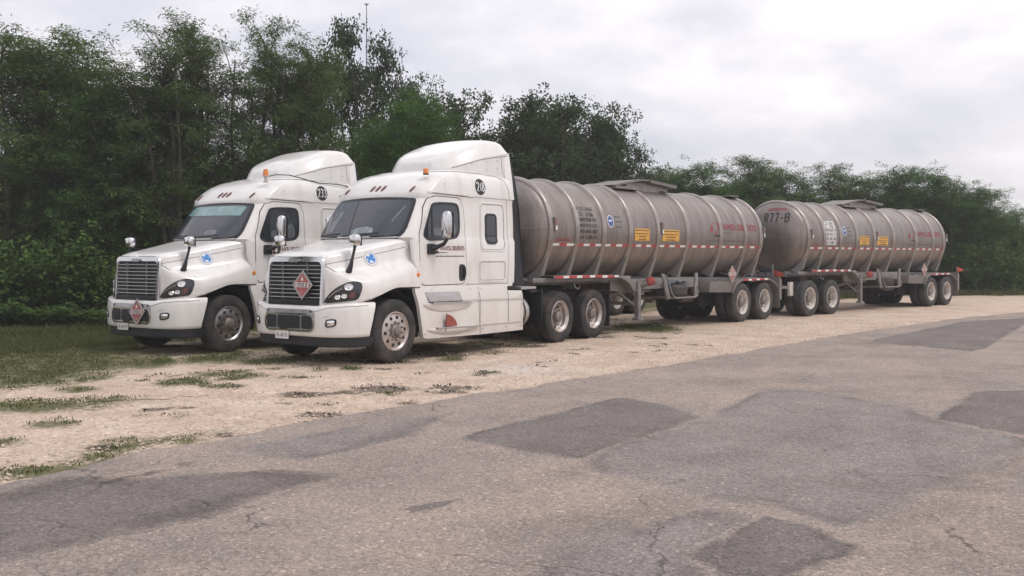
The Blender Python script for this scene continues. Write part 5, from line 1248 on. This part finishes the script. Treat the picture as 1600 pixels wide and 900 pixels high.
    for k in range(3):
        q = MB(); scribble(q, Sc, -5.80, -5.55, B(2.60) - k * .115, .035, .003, k + 7); q.build('small_lettering', 'grey_ink', sh, smooth=False)
    # amber warning panels
    for (xa, xb, k) in ((-5.04, -4.42, 1), (-3.86, -3.10, 2)):
        za, zb = B(2.10), B(2.375)
        q = MB(); n_ = 4; q.grid([[Sc(xa + (xb - xa) * i / 2, za + (zb - za) * j / n_, .004) for j in range(n_ + 1)] for i in range(3)]); wp = q.build('warning_panel', 'sign_yellow', sh)
        q = MB()
        for j in range(4):
            if j == 1: scribble(q, Sc, xa + .05, xb - .04, zb - .06 - j * .068, .022, .006, k * 9 + j)
            else: scribble(q, Sc, xa + (.16 if j > 1 else .04), xb - (.16 if j > 1 else .03), zb - .055 - j * .068, .026, .006, k * 9 + j)
        q.build('panel_text', 'sign_ink', wp, smooth=False)
    # company lettering
    q = MB(); block_text(q, 'TRANSLIQUIDOS', Sc, -1.20, B(2.42), 2.22, .18, .0055, .034, 1.16)
    vs, fs_ = q.v, q.f
    q.build('company_lettering', 'red_ink', sh, smooth=False)
    q = MB(); q.add([Sc(-1.36, B(2.60), .004), Sc(-1.30, B(2.62), .004), Sc(-1.20, B(2.42), .004), Sc(-1.22, B(2.30), .004), Sc(-1.30, B(2.30), .004)], [(0, 1, 2, 3, 4)])
    q.add([Sc(-1.58, B(2.40), .004), Sc(-1.44, B(2.56), .004), Sc(-1.40, B(2.50), .004), Sc(-1.46, B(2.34), .004)], [(0, 1, 2, 3)]); q.build('company_emblem', 'red_ink', sh, smooth=False)
    q = MB(); scribble(q, Sc, -1.38, -1.10, B(2.24), .05, .004, 3); q.build('emblem_caption', 'faded_ink', sh, smooth=False)
    q = MB(); scribble(q, Sc, -1.70, -1.12, B(2.12), .028, .004, 31); scribble(q, Sc, -.94, .25, B(2.12), .032, .004, 32); scribble(q, Sc, .45, .80, B(2.12), .026, .004, 33); scribble(q, Sc, -.94, -.35, B(2.35), .018, .004, 34); q.build('web_address', 'grey_ink', sh, smooth=False)
    q = MB(); scribble(q, Sc, -7.98, -7.45, B(2.06), .022, .003, 41); scribble(q, Sc, .42, 1.0, B(2.055), .024, .003, 42); scribble(q, Sc, -7.95, -7.5, B(2.10), .016, .003, 43); q.build('small_red_print', 'red_ink', sh, smooth=False)
    # hazard placard on a bracket ahead of the wheels
    placard(root, (-.66, -1.235, 1.28), (1, 0, 0), (0, -1, 0), .225)
    q = MB(); q.tube([(-.66, -1.22, 1.2), (-.95, -1.0, 1.10)], .015, 6); q.tube([(-.66, -1.22, 1.25), (-.5, -.8, 1.30)], .015, 6); q.build('placard_bracket', 'steel_frame', root)
    axle(root, 'trailer', 0, seed=11 if unit == 'A' else 21); axle(root, 'trailer', 1.312, seed=12 if unit == 'A' else 22)
    return root

trailer_a = make_tanker('A')
trailer_a.location = (12.95, -.527, 0); trailer_a.rotation_euler = (0, 0, -.071)
tag(trailer_a, 'first stainless steel tanker trailer, hitched right behind truck 218, folded tarpaulin over its spare tyre', 'tanker trailer', 'ribbed steel tanker trailers')
trailer_b = make_tanker('B')
trailer_b.location = (24.684, -2.558, 0); trailer_b.rotation_euler = (0, 0, -.174)
tag(trailer_b, 'rear stainless steel tanker trailer marked R77-B on its front end, riding on the dolly', 'tanker trailer', 'ribbed steel tanker trailers')
# R77-B on the head, flag at the rear corner, hoses on the front
head = [c for c in trailer_b.children if c.name.startswith('tank_shell')][0]
hb_ = BVHTree.FromPolygons([v.co.copy() for v in head.data.vertices], [tuple(p.vertices) for p in head.data.polygons])
Shd = bvh_map(hb_, (RX[0] - 3, 0, 0), (0, -1, 0), (0, 0, 1), (1, 0, 0))
q = MB()
block_text(q, 'R77-B', Shd, -.19, 2.735, .80, .29, .004, .048, 1.18, step=.03)
q.build('unit_number', 'black_ink', head, smooth=False)
q = MB(); scribble(q, Shd, -.10, .48, 3.09, .03, .004, 3); scribble(q, Shd, -.08, .46, 3.14, .025, .004, 4); q.build('small_red_print', 'red_ink', head, smooth=False)
q = MB(); q.tube([(2.26, -1.15, 1.1), (2.26, -1.15, 1.36)], .012, 6); fl = q.build('flag_staff', 'steel_frame', trailer_b)
q = MB(); q.grid([[(2.26 + .20 * a, -1.15 - .22 * a - .03 * math.sin(6 * a), 1.36 - .20 * b * (1 - a) - .12 * a) for b in (0, .5, 1)] for a in np.linspace(0, 1, 7)]); q.build('flag', 'orange_cloth', fl)
q = MB(); q.tube([(2.26, 1.15, 1.1), (2.26, 1.15, 1.36)], .012, 6); q.build('flag_staff', 'steel_frame', trailer_b)
# trailer of truck 233: stands in the second row, almost wholly hidden behind the first
trailer_c = make_tanker('C', simple=True)
trailer_c.location = (13.3, 3.55, 0); trailer_c.rotation_euler = (0, 0, .006)
tag(trailer_c, 'tanker trailer hitched behind truck 233, only its wheels showing under the nearer tank', 'tanker trailer', 'ribbed steel tanker trailers')

# ------------------------------------------------------------------ dolly between the trailers
dolly = empty('trailer_dolly', (16.627, -1.11, 0), -.165, 'two-axle converter dolly with grey frame between the two long tanks', 'trailer dolly')
axle(dolly, 'trailer', 0, seed=31); axle(dolly, 'trailer', 1.312, seed=32)
q = MB(); q.box(-.6, 1.9, -.5, -.42, .66, .92); q.box(-.6, 1.9, .42, .5, .66, .92); q.box(.3, 1.1, -.5, .5, .70, .9); q.build('frame', 'grime_black', dolly, bevel=.008)
q = MB(); q.tube([(-.6, -.45, .78), (-2.35, 0, .78)], .06, 10); q.tube([(-.6, .45, .78), (-2.35, 0, .78)], .06, 10); q.lathe([(.05, -.03), (.09, -.03), (.09, .03), (.05, .03)], 16, 'z', (-2.40, 0, .78)); q.build('drawbar', 'grime_black', dolly)
q = MB(); q.lathe([(.0001, 1.19), (.42, 1.19), (.46, 1.15), (.40, 1.0), (.36, .92)], 28, 'z', (.65, 0, 0)); q.build('turntable', 'grime_black', dolly)
q = MB(); q.box(-.78, -.60, -.98, -.90, .60, 1.0); q.box(-.78, -.60, .90, .98, .60, 1.0); q.box(-.70, -.62, -.98, .98, .80, .88); q.build('front_guard', 'painted_rim', dolly, bevel=.005)
q = MB(); q.tube([(-1.0, -.55, .8), (-1.0, -.55, 1.52)], .022, 8); q.tube([(-1.0, .55, .8), (-1.0, .55, 1.30)], .022, 8); q.tube([(-1.0, -.55, 1.18), (-1.0, .9, 1.18)], .022, 8); q.tube([(-1.0, -.55, 1.05), (-.6, -.55, .9)], .03, 8); q.build('hose_post', 'steel_frame', dolly)
q = MB()
for k, y in enumerate((-.35, -.1, .2)): q.tube([(-1.0, y, 1.18), (-1.15, y, 1.36), (-1.4, y + .05, 1.33), (-1.7, y + .1, 1.12), (-2.4, y + .2, 1.15)], .016, 8)
q.build('air_hose', 'black_plastic', dolly)
q = MB()
for y in (.15, .42): q.lathe([(.05, -.08), (.055, -.06), (.055, .06), (.03, .10)], 14, 'y', (-1.04, y, 1.24))
q.build('coupling', 'red_paint', dolly)
q = MB(); q.grid([[(-1.0 - .02 * math.sin(5 * a), -.58 - .30 * a, 1.27 - .06 * a + .18 * (b - .5) * (1 - a * .3)) for b in (0, .5, 1)] for a in np.linspace(0, 1, 7)]); q.build('flag', 'orange_cloth', dolly)

# ------------------------------------------------------------------ small things
pen = empty('pennant', (1.22, -1.235, .505), 0, 'small red quarter-round pennant on a thin stick on the lower step of truck 218', 'pennant')
q = MB(); q.tube([(0, 0, -.06), (.015, -.005, .25)], .006, 6); q.build('stick', 'black_plastic', pen)
q = MB(); n_ = 10; q.add([(.015, -.004, .235), (.005, -.004, .02)] + [(.005 + .29 * math.sin(a), -.004 + .012 * math.sin(3 * a), .02 + .215 * math.cos(a)) for a in np.linspace(.0, PI / 2, n_)], [(1, 2 + i, 3 + i) for i in range(n_ - 1)]); q.build('cloth', 'pennant_red', pen)
q = MB(); wpts = [Vector(p) for p in [(-5.35, -1.2, .012), (-5.15, -1.45, .02), (-4.98, -1.5, .012), (-4.88, -1.66, .02), (-4.72, -1.85, .015), (-4.5, -1.80, .03), (-4.38, -1.93, .012), (-4.2, -1.95, .02)]]
q.tube(wpts, .0035, 5); w_ = q.build('wire', 'wire_black'); tag(w_, 'thin dark wire lying on the pale gravel in front of the trucks', 'wire')
mast = empty('antenna_mast', (31.35, 30.3, 0), 0, 'thin tall antenna mast rising above the dark creeper-covered tree', 'mast')
q = MB(); q.tube([(0, 0, 0), (0, 0, 14), (0, 0, 17.0)], [.09, .05, .03], 6); q.build('pole', 'mast_steel', mast)
q = MB(); q.box(-.09, .09, -.09, .09, 17.0, 17.07); q.build('cap', 'mast_steel', mast)
# ------------------------------------------------------------------ vegetation
def leaf_mesh(name, m, C, D, Nn, Ln, Wd, tint, droop=0.0):
    # one folded-free diamond leaf per entry: C base point, D direction, Nn side vector
    n = len(C)
    A = C; B_ = C + D * (Ln * .45)[:, None] + Nn * (Wd * .5)[:, None]; T = C + D * Ln[:, None]; E_ = C + D * (Ln * .45)[:, None] - Nn * (Wd * .5)[:, None]
    T = T.copy(); T[:, 2] -= Ln * droop
    V = np.stack([A, B_, T, E_], 1).reshape(-1, 3)
    me = bpy.data.meshes.new(name); me.vertices.add(4 * n); me.vertices.foreach_set('co', V.ravel())
    me.loops.add(4 * n); me.loops.foreach_set('vertex_index', np.arange(4 * n, dtype=np.int32))
    me.polygons.add(n); me.polygons.foreach_set('loop_start', np.arange(0, 4 * n, 4, dtype=np.int32)); me.polygons.foreach_set('loop_total', np.full(n, 4, dtype=np.int32))
    me.update(); a = me.attributes.new('tint', 'FLOAT', 'FACE'); a.data.foreach_set('value', np.clip(tint, 0, 1).astype(np.float32))
    me.materials.append(MATS[m]); me.validate(); return me
def unit(v): return v / (np.linalg.norm(v, axis=-1, keepdims=True) + 1e-9)
def tree_proto(kind, seed, H=8.0):
    rg = np.random.default_rng(seed); wood = MB(); anchors = []; tints = []
    P = dict(feathery=dict(stems=4, low=.10, nb=128, bl=(.7, 1.8), rise=.95, spread=1.35, leaves=38, sz=(.08, .17), w=.034, clump=.28, flat=.6),
             round=dict(stems=5, low=.05, nb=160, bl=(.7, 1.7), rise=.85, spread=2.0, leaves=36, sz=(.09, .17), w=.040, clump=.32, flat=.85),
             dark=dict(stems=4, low=.16, nb=92, bl=(.5, 2.0), rise=.8, spread=1.9, leaves=24, sz=(.10, .17), w=.070, clump=.26, flat=.85),
             sparse=dict(stems=4, low=.32, nb=62, bl=(.8, 2.0), rise=1.05, spread=1.5, leaves=26, sz=(.08, .17), w=.030, clump=.28, flat=.4))[kind]
    for s in range(P['stems']):
        az = rg.uniform(0, 2 * PI); lean = rg.uniform(.05, .20) * P['spread']; top = H * rg.uniform(.82, 1.0) if s else H * .98
        pts = []; n = 9; wob = rg.normal(0, .13, (n, 2)).cumsum(0) * .7
        for i in range(n):
            t = i / (n - 1); r = lean * H * t ** 1.2 * .55
            pts.append((math.cos(az) * r + wob[i, 0] * t, math.sin(az) * r + wob[i, 1] * t, top * t * .96))
        wood.tube([(0 + p[0], p[1], p[2] - (.15 if i == 0 else 0)) for i, p in enumerate(pts)], [.095 * (1 - t / (n - 1)) ** .9 + .012 for t in range(n)], 6)
        pa = np.array(pts)
        for b in range(P['nb'] // P['stems']):
            t = P['low'] + (1 - P['low']) * rg.uniform(0, 1) ** .85
            k = min(int(t * (n - 1)), n - 2); f = t * (n - 1) - k; o = pa[k] * (1 - f) + pa[k + 1] * f
            env = math.sin(PI * min(1, (t - P['low'] + .16) / (1.12 - P['low']))) ** .6
            L = rg.uniform(*P['bl']) * (.35 + .75 * env); a = rg.uniform(0, 2 * PI)
            up = P['rise'] * rg.uniform(.3, 1.2) + (.5 if t > .85 else 0)
            bp = []
            for j in range(6):
                q = j / 5; bp.append(o + np.array([math.cos(a) * L * q, math.sin(a) * L * q, L * (up * q - .34 * q * q)]) + rg.normal(0, .03, 3) * q)
            wood.tube(bp, [.022 * (1 - .8 * j / 5) for j in range(6)], 4, cap=False)
            tt = rg.uniform(0, 1)
            for j in range(2, 6):
                for _ in range(2 if j < 4 else 3):
                    anchors.append(bp[j] + rg.normal(0, 1, 3) * P['clump'] * np.array([1, 1, P['flat'] * .8])); tints.append(tt * .55 + rg.uniform(0, .25))
    Anc = np.array(anchors); T = np.array(tints); m = P['leaves']
    C = np.repeat(Anc, m, 0); n = len(C)
    # leaves of a spray radiate from a short twig, lying mostly level
    a = rg.uniform(0, 2 * PI, n); el = rg.normal(-.05, .38 if kind != 'dark' else .8, n)
    D = np.stack([np.cos(a) * np.cos(el), np.sin(a) * np.cos(el), np.sin(el)], 1)
    C = C + D * rg.uniform(0, .16, n)[:, None] + rg.normal(0, .075, (n, 3)) * np.array([1, 1, P['flat']])
    up = unit(np.stack([rg.normal(0, .45, n), rg.normal(0, .45, n), np.ones(n)], 1)) if kind != 'dark' else unit(rg.normal(0, 1, (n, 3)))
    Nn = unit(np.cross(D, up)); Ln = rg.uniform(*P['sz'], n); Wd = P['w'] * rg.uniform(.7, 1.3, n)
    keep = C[:, 2] > .1
    tint = np.repeat(T, m) + rg.uniform(-.12, .18, n)
    mm = {'feathery': 'feathery_leaves', 'round': 'bright_leaves', 'dark': 'dark_leaves', 'sparse': 'feathery_leaves'}[kind]
    return wood.mesh('trunk', 'bark', weld=False), leaf_mesh('crown', mm, C[keep], D[keep], Nn[keep], Ln[keep], Wd[keep], tint[keep], .12)
PROTO = {}
for kind, seeds in (('feathery', (1, 2, 3, 4)), ('round', (5, 6)), ('dark', (7, 8, 9)), ('sparse', (10, 11))):
    PROTO[kind] = [tree_proto(kind, s) for s in seeds]
def tree(kind, i, x, y, H, width=1.0, rz=None, name='tree', label=None, group=None, cat='tree'):
    r = random.Random(int(x * 100 + y * 37) + i)
    t = empty(name, (x, y, 0), r.uniform(0, 6.28) if rz is None else rz, label, cat, group)
    s = H / 8.0; t.scale = (s * width * r.uniform(.92, 1.1), s * width * r.uniform(.92, 1.1), s)
    wd, cr_ = PROTO[kind][i % len(PROTO[kind])]
    o = bpy.data.objects.new('trunk', wd); COL.objects.link(o); o.parent = t
    o = bpy.data.objects.new('crown', cr_); COL.objects.link(o); o.parent = t
    return t
FR = 'front trees of the wood behind the trucks and tanks'
# x, y, height, kind, proto, width, label
TREES = [
 (1.9, 14.7, 8.35, 'feathery', 0, 1.15, 'tall feathery tree at the far left edge of the wood'),
 (3.3, 15.4, 7.9, 'feathery', 1, 1.1, 'tall feathery tree second from the left edge of the wood'),
 (3.3, 13.0, 6.6, 'round', 0, 1.0, 'dense rounded tree in front of the tall feathery pair on the left'),
 (4.9, 13.2, 6.9, 'round', 1, 1.0, 'dense tree whose top dips lowest, left of the gap before the tall thin trees'),
 (4.6, 11.3, 7.9, 'sparse', 0, .95, 'thin open tree with sky showing through, first right of the dip in the treetops'),
 (5.9, 11.9, 8.45, 'feathery', 2, .85, 'tall slender feathery tree left of the roof of truck 233'),
 (6.2, 10.6, 7.7, 'sparse', 1, 1.0, 'open tree with bare crossing limbs just behind the roof of truck 233'),
 (6.9, 9.6, 8.6, 'feathery', 3, .72, 'tallest feathery tree with a pointed crown above the roof beacon of truck 233'),
 (8.1, 9.7, 8.1, 'feathery', 0, .75, 'feathery tree right of the tallest one, between the two truck roofs'),
 (11.2, 10.4, 9.2, 'dark', 0, .62, 'dark narrow creeper-covered tree under the antenna mast'),
 (13.4, 10.6, 8.2, 'dark', 1, .62, 'dark sparse tree right of the creeper-covered one, thin top against the sky'),
 (7.4, 5.6, 6.1, 'round', 1, .95, 'bright green rounded tree rising above the roof of truck 218'),
 (9.0, 7.3, 5.7, 'round', 0, 1.0, 'green bushy tree between the two truck roofs'),
 (13.7, 8.6, 7.5, 'dark', 2, .9, 'dark tree with loose tips behind the roof fairing of truck 218'),
 (14.6, 7.0, 6.8, 'dark', 1, 1.0, 'dark dense tree above the front end of the first tank'),
 (15.6, 6.3, 6.9, 'dark', 0, 1.0, 'dark dense tree above the lettering block of the first tank'),
 (17.0, 6.0, 7.1, 'dark', 2, 1.0, 'dark tree above the blue seal of the first tank'),
 (18.7, 5.6, 7.2, 'dark', 1, .9, 'highest dark tree left of the dome of the first tank'),
 (20.4, 6.0, 6.2, 'dark', 0, .9, 'dark tree sloping down over the dome of the first tank'),
 (27.4, 8.2, 5.9, 'feathery', 0, 1.3, 'pale airy tree seen through just right of the first dome'),
 (27.0, 5.9, 5.6, 'round', 1, 1.3, 'feathery tree above the rear end of the first tank'),
 (29.2, 4.6, 6.1, 'feathery', 2, 1.35, 'feathery tree above the R77-B lettering of the rear tank'),
 (31.3, 3.6, 5.7, 'round', 0, 1.2, 'bushy green tree above the front half of the rear tank'),
 (33.2, 2.4, 6.0, 'feathery', 3, 1.45, 'feathery tree right above the dome of the rear tank'),
 (34.4, .9, 5.7, 'round', 0, 1.3, 'feathery tree above the amber panels of the rear tank'),
 (36.6, -.1, 5.9, 'round', 1, 1.15, 'bushy tree above the lettering at the rear of the last tank'),
 (36.9, -1.7, 5.3, 'round', 1, 1.3, 'feathery tree right behind the rear end of the last tank'),
 (38.7, -2.6, 4.9, 'round', 0, 1.3, 'feathery tree standing clear right of the last tank'),
 (41.4, -3.6, 4.1, 'round', 0, 1.2, 'low bushy tree at the right edge of the wood'),
]
for (x, y, H, kd, i, w, lb) in TREES: tree(kd, i, x, y, H, w, label=lb, group=FR)
rw = random.Random(77)
spine = [(-6, 27), (-1, 22.5), (2.6, 18.2), (6.2, 14.2), (10.5, 11.6), (15, 10.2), (20, 8.8), (25, 7.6), (29, 6.4), (33, 4.4), (37, 1.6), (41, -1.8), (46, -4.6), (53, -7.5)]
def along(t):
    k = min(int(t), len(spine) - 2); f = t - k; a, b = spine[k], spine[k + 1]
    return a[0] + (b[0] - a[0]) * f, a[1] + (b[1] - a[1]) * f
def topcap(x):   # the wood gets lower towards the right
    P = [(-10, 7.0), (3.2, 6.6), (5, 4.7), (11, 4.9), (13, 5.6), (20, 5.8), (24, 5.0), (30, 5.4), (38, 5.2), (44, 4.0), (54, 3.2)]
    for i in range(len(P) - 1):
        if x <= P[i + 1][0]: return P[i][1] + (P[i + 1][1] - P[i][1]) * max(0, x - P[i][0]) / (P[i + 1][0] - P[i][0])
    return 3.2
for row in range(4):
    t = .2 + .15 * row
    while t < len(spine) - 1.01:
        x, y = along(t); off = row * 2.3 + rw.uniform(-.6, .6)
        x += dp[0] * off + rw.uniform(-.5, .5); y += dp[1] * off + rw.uniform(-.5, .5)
        H = topcap(x) * rw.uniform(.74, .98) * (1.0 + .03 * row)
        kd = rw.choice(['round', 'feathery', 'round', 'round', 'feathery'])
        tree(kd, rw.randrange(9), x, y, H, rw.uniform(1.05, 1.35), label='tree standing in the dark inner part of the wood, behind the front trees', group='inner trees of the wood')
        t += rw.uniform(.24, .36)
# shrubs: undergrowth along the foot of the wood
def shrub_proto(seed, big):
    rg = np.random.default_rng(seed); wood = MB(); anc = []; tn = []
    for b in range(34):
        a = rg.uniform(0, 2 * PI); L = rg.uniform(.5, 1.15); up = rg.uniform(.5, 1.6); bp = []
        for j in range(5): q = j / 4; bp.append(np.array([math.cos(a) * L * q, math.sin(a) * L * q, L * (up * q * 1.1 - .35 * q * q)]))
        wood.tube(bp, [.016 * (1 - .8 * j / 4) for j in range(5)], 4, cap=False); tt = rg.uniform(0, 1)
        for j in range(1, 5):
            for _ in range(4): anc.append(bp[j] + rg.normal(0, .16, 3)); tn.append(tt * .6 + rg.uniform(0, .3))
    A_ = np.array(anc); m = 17; C = np.repeat(A_, m, 0); n = len(C); a = rg.uniform(0, 2 * PI, n); el = rg.normal(.1, .5, n)
    D = np.stack([np.cos(a) * np.cos(el), np.sin(a) * np.cos(el), np.sin(el)], 1); C = C + rg.normal(0, .08, (n, 3)); C[:, 2] = np.abs(C[:, 2]) + .02
    up_ = unit(np.stack([rg.normal(0, .5, n), rg.normal(0, .5, n), np.ones(n)], 1)); Nn = unit(np.cross(D, up_))
    return wood.mesh('stems', 'bark', weld=False), leaf_mesh('foliage', 'shrub_leaves', C, D, Nn, rg.uniform(.09, .17, n) * (1 if big else .8), rg.uniform(.04, .075, n), np.repeat(np.array(tn), m) + rg.uniform(-.15, .15, n), .15)
SHR = [shrub_proto(50 + k, k != 2) for k in range(3)]
def shrub(x, y, h, w, i, label, group):
    r = random.Random(int(x * 91 + y * 17)); t = empty('shrub', (x, y, 0), r.uniform(0, 6), label, 'shrub', group); t.scale = (w, w, h / 1.5)
    for o_, nm in zip(SHR[i % 3], ('stems', 'foliage')):
        o = bpy.data.objects.new(nm, o_); COL.objects.link(o); o.parent = t
SL = [(-1.2, 15.2, 2.6, 1.6, 'leafy green shrub at the very left edge below the feathery trees'), (.2, 13.0, 2.4, 1.5, 'leafy green shrub second from the left edge, beside the mirror of truck 233'),
      (1.6, 12.0, 2.1, 1.4, 'bright leafy shrub just left of the grille of truck 233'), (2.9, 11.2, 2.2, 1.4, 'leafy shrub half hidden behind the nose of truck 233')]
for k, (x, y, h, w, lb) in enumerate(SL): shrub(x, y, h, w, k, lb, 'green shrubs left of the trucks')
LOWPOS = ['leftmost', 'second from the left', 'third from the left', 'fourth from the left', 'rearmost at the left edge', 'nearest to truck 233', 'frontmost at the left', 'cut by the left edge']
for k, (x, y, h, w) in enumerate([(-1.8, 13.2, .75, 1.1), (-.8, 12.2, .6, 1.0), (.1, 11.2, .65, 1.1), (.9, 10.3, .55, 1.0), (-2.6, 14.6, .8, 1.2), (1.7, 9.6, .5, .9), (-1.6, 11.6, .35, .9), (-3.2, 13.4, .5, 1.1)]):
    shrub(x, y, h, w, 2, 'low leafy plant at the foot of the left shrubs, ' + LOWPOS[k], 'low plants in the left fringe')
t = .6
while t < len(spine) - 1.2:
    x, y = along(t); x -= dp[0] * rw.uniform(.3, 1.6) ; y -= dp[1] * rw.uniform(.3, 1.6)
    shrub(x, y, rw.uniform(1.6, 2.9), rw.uniform(1.1, 1.7), rw.randrange(3), 'undergrowth bush at the foot of the wood, mostly hidden by trucks and tanks', 'undergrowth bushes'); t += rw.uniform(.16, .26)
for k, (x, y, h, w, lb) in enumerate([(37.4, -4.4, 2.0, 1.3, 'dark bush right of the orange flag on the last tank'), (40.6, -5.7, 1.1, 1.3, 'low pale bush at the right edge beyond the gravel'), (38.9, -4.6, 1.6, 1.2, 'bush between the dark one and the right edge of the picture'), (36.6, -3.6, 2.6, 1.6, 'tall bush right behind the last mud flap of the rear tank'), (38.2, -3.7, 2.4, 1.6, 'tall bush between orange flag and lower right bushes')]):
    shrub(x + dp[0] * 2.4, y + dp[1] * 2.4, h, w, k, lb, 'bushes beyond the end of the gravel')
# a leafy branch of a young tree just outside the left edge
yt = empty('young_tree', (-6.55, 5.6, 0), 1.0, 'young tree at the left edge, one bright leaf spray reaching into the picture', 'tree'); yt.scale = (.45, .45, .46)
for o_, nm in zip(PROTO['round'][0], ('trunk', 'crown')):
    o = bpy.data.objects.new(nm, o_); COL.objects.link(o); o.parent = yt

# ------------------------------------------------------------------ ground cover (countless): grass, dry weeds, pebbles
def blades(name, m, zone, fn, n_try, hgt, seed, wid=.010, per=6):
    rg = np.random.default_rng(seed); rr_ = random.Random(seed); C = []; Hh = []
    for _ in range(n_try):
        x = rr_.uniform(zone[0], zone[1]); y = rr_.uniform(zone[2], zone[3])
        g = fn(x, y)
        if g > 0 and rr_.random() < g:
            C.append((x, y)); Hh.append(hgt(x, y, g) * rr_.uniform(.5, 1.2))
    C = np.array(C); Hh = np.array(Hh); n = len(C) * per
    B0 = np.repeat(C, per, 0) + rg.normal(0, .045, (n, 2)); h = np.repeat(Hh, per) * rg.uniform(.5, 1.1, n)
    Bz = np.concatenate([B0, np.full((n, 1), .005)], 1)
    a = rg.uniform(0, 2 * PI, n); lean = rg.uniform(.15, .75, n); D = unit(np.stack([np.cos(a) * lean, np.sin(a) * lean, np.ones(n)], 1)); Nn = unit(np.cross(D, unit(rg.normal(0, 1, (n, 3)))))
    me = leaf_mesh(name, m, Bz, D, Nn, h, np.full(n, wid) * rg.uniform(.7, 1.6, n), rg.uniform(0, .8, n), .1)
    o = bpy.data.objects.new(name, me); COL.objects.link(o); tag(o, kind='stuff'); return o
def gf(x, y):
    if y < edge_y(x) + .05: return 0
    g = grass_v(x, y); return max(0, (g - .42) * 1.7)
g1 = blades('grass', 'grass_blades', (-12, 14, -5.2, 13), gf, 90000, lambda x, y, g: .035 + (.10 if y > 5 else .015) * g + (.12 if y > 8.5 else 0), 3, .012)
tag(g1, 'short trodden green grass spreading from the wood over the gravel', 'grass')
g2 = blades('tall_grass', 'grass_blades', (26, 46, -10, 5), lambda x, y: max(0, grass_v(x, y) - .5) * 1.6, 26000, lambda x, y, g: .30, 4, .03)
tag(g2, 'taller pale grass along the foot of the bushes at the far right', 'grass')
g3 = blades('dry_weeds', 'dry_weeds', (-8, 8, -5, 1), lambda x, y: max(0, blobv(x, y, WEEDS) - .35) * .9 if y > edge_y(x) + .03 else 0, 5000, lambda x, y, g: .035, 5, .02)
tag(g3, 'dark dry weeds and leaf litter in low patches near the road edge', 'weeds')
def pebbles(n, seed):
    rg = random.Random(seed); vs = []; fs = []
    for _ in range(n):
        x = rg.uniform(-11, 16); e_ = edge_y(x); y = e_ + .02 + rg.random() ** 1.7 * 5.0
        if grass_v(x, y) > .8: continue
        s = .007 + .022 * rg.random() ** 3; a = rg.uniform(0, PI); o = len(vs)
        ca, sa = math.cos(a), math.sin(a)
        for (px, py, pz) in ((1, 0, 0), (0, .7, 0), (-.9, .1, 0), (0, -.75, 0), (.1, .05, .62)):
            px *= rg.uniform(.7, 1.2); py *= rg.uniform(.7, 1.2); vs.append((x + (px * ca - py * sa) * s, y + (px * sa + py * ca) * s, .006 + nz(x, y, .35, 1.) * .03 + pz * s))
        fs += [(o, o + 1, o + 4), (o + 1, o + 2, o + 4), (o + 2, o + 3, o + 4), (o + 3, o, o + 4)]
    me = bpy.data.meshes.new('pebbles'); me.from_pydata(vs, [], fs); mat('pebble', (.50, .40, .33), .9, var=.35, vscale=3); me.materials.append(MATS['pebble'])
    o = bpy.data.objects.new('pebbles', me); COL.objects.link(o); tag(o, 'loose pale pebbles scattered over the gravel shoulder', 'pebbles', kind='stuff')
pebbles(16000, 9)
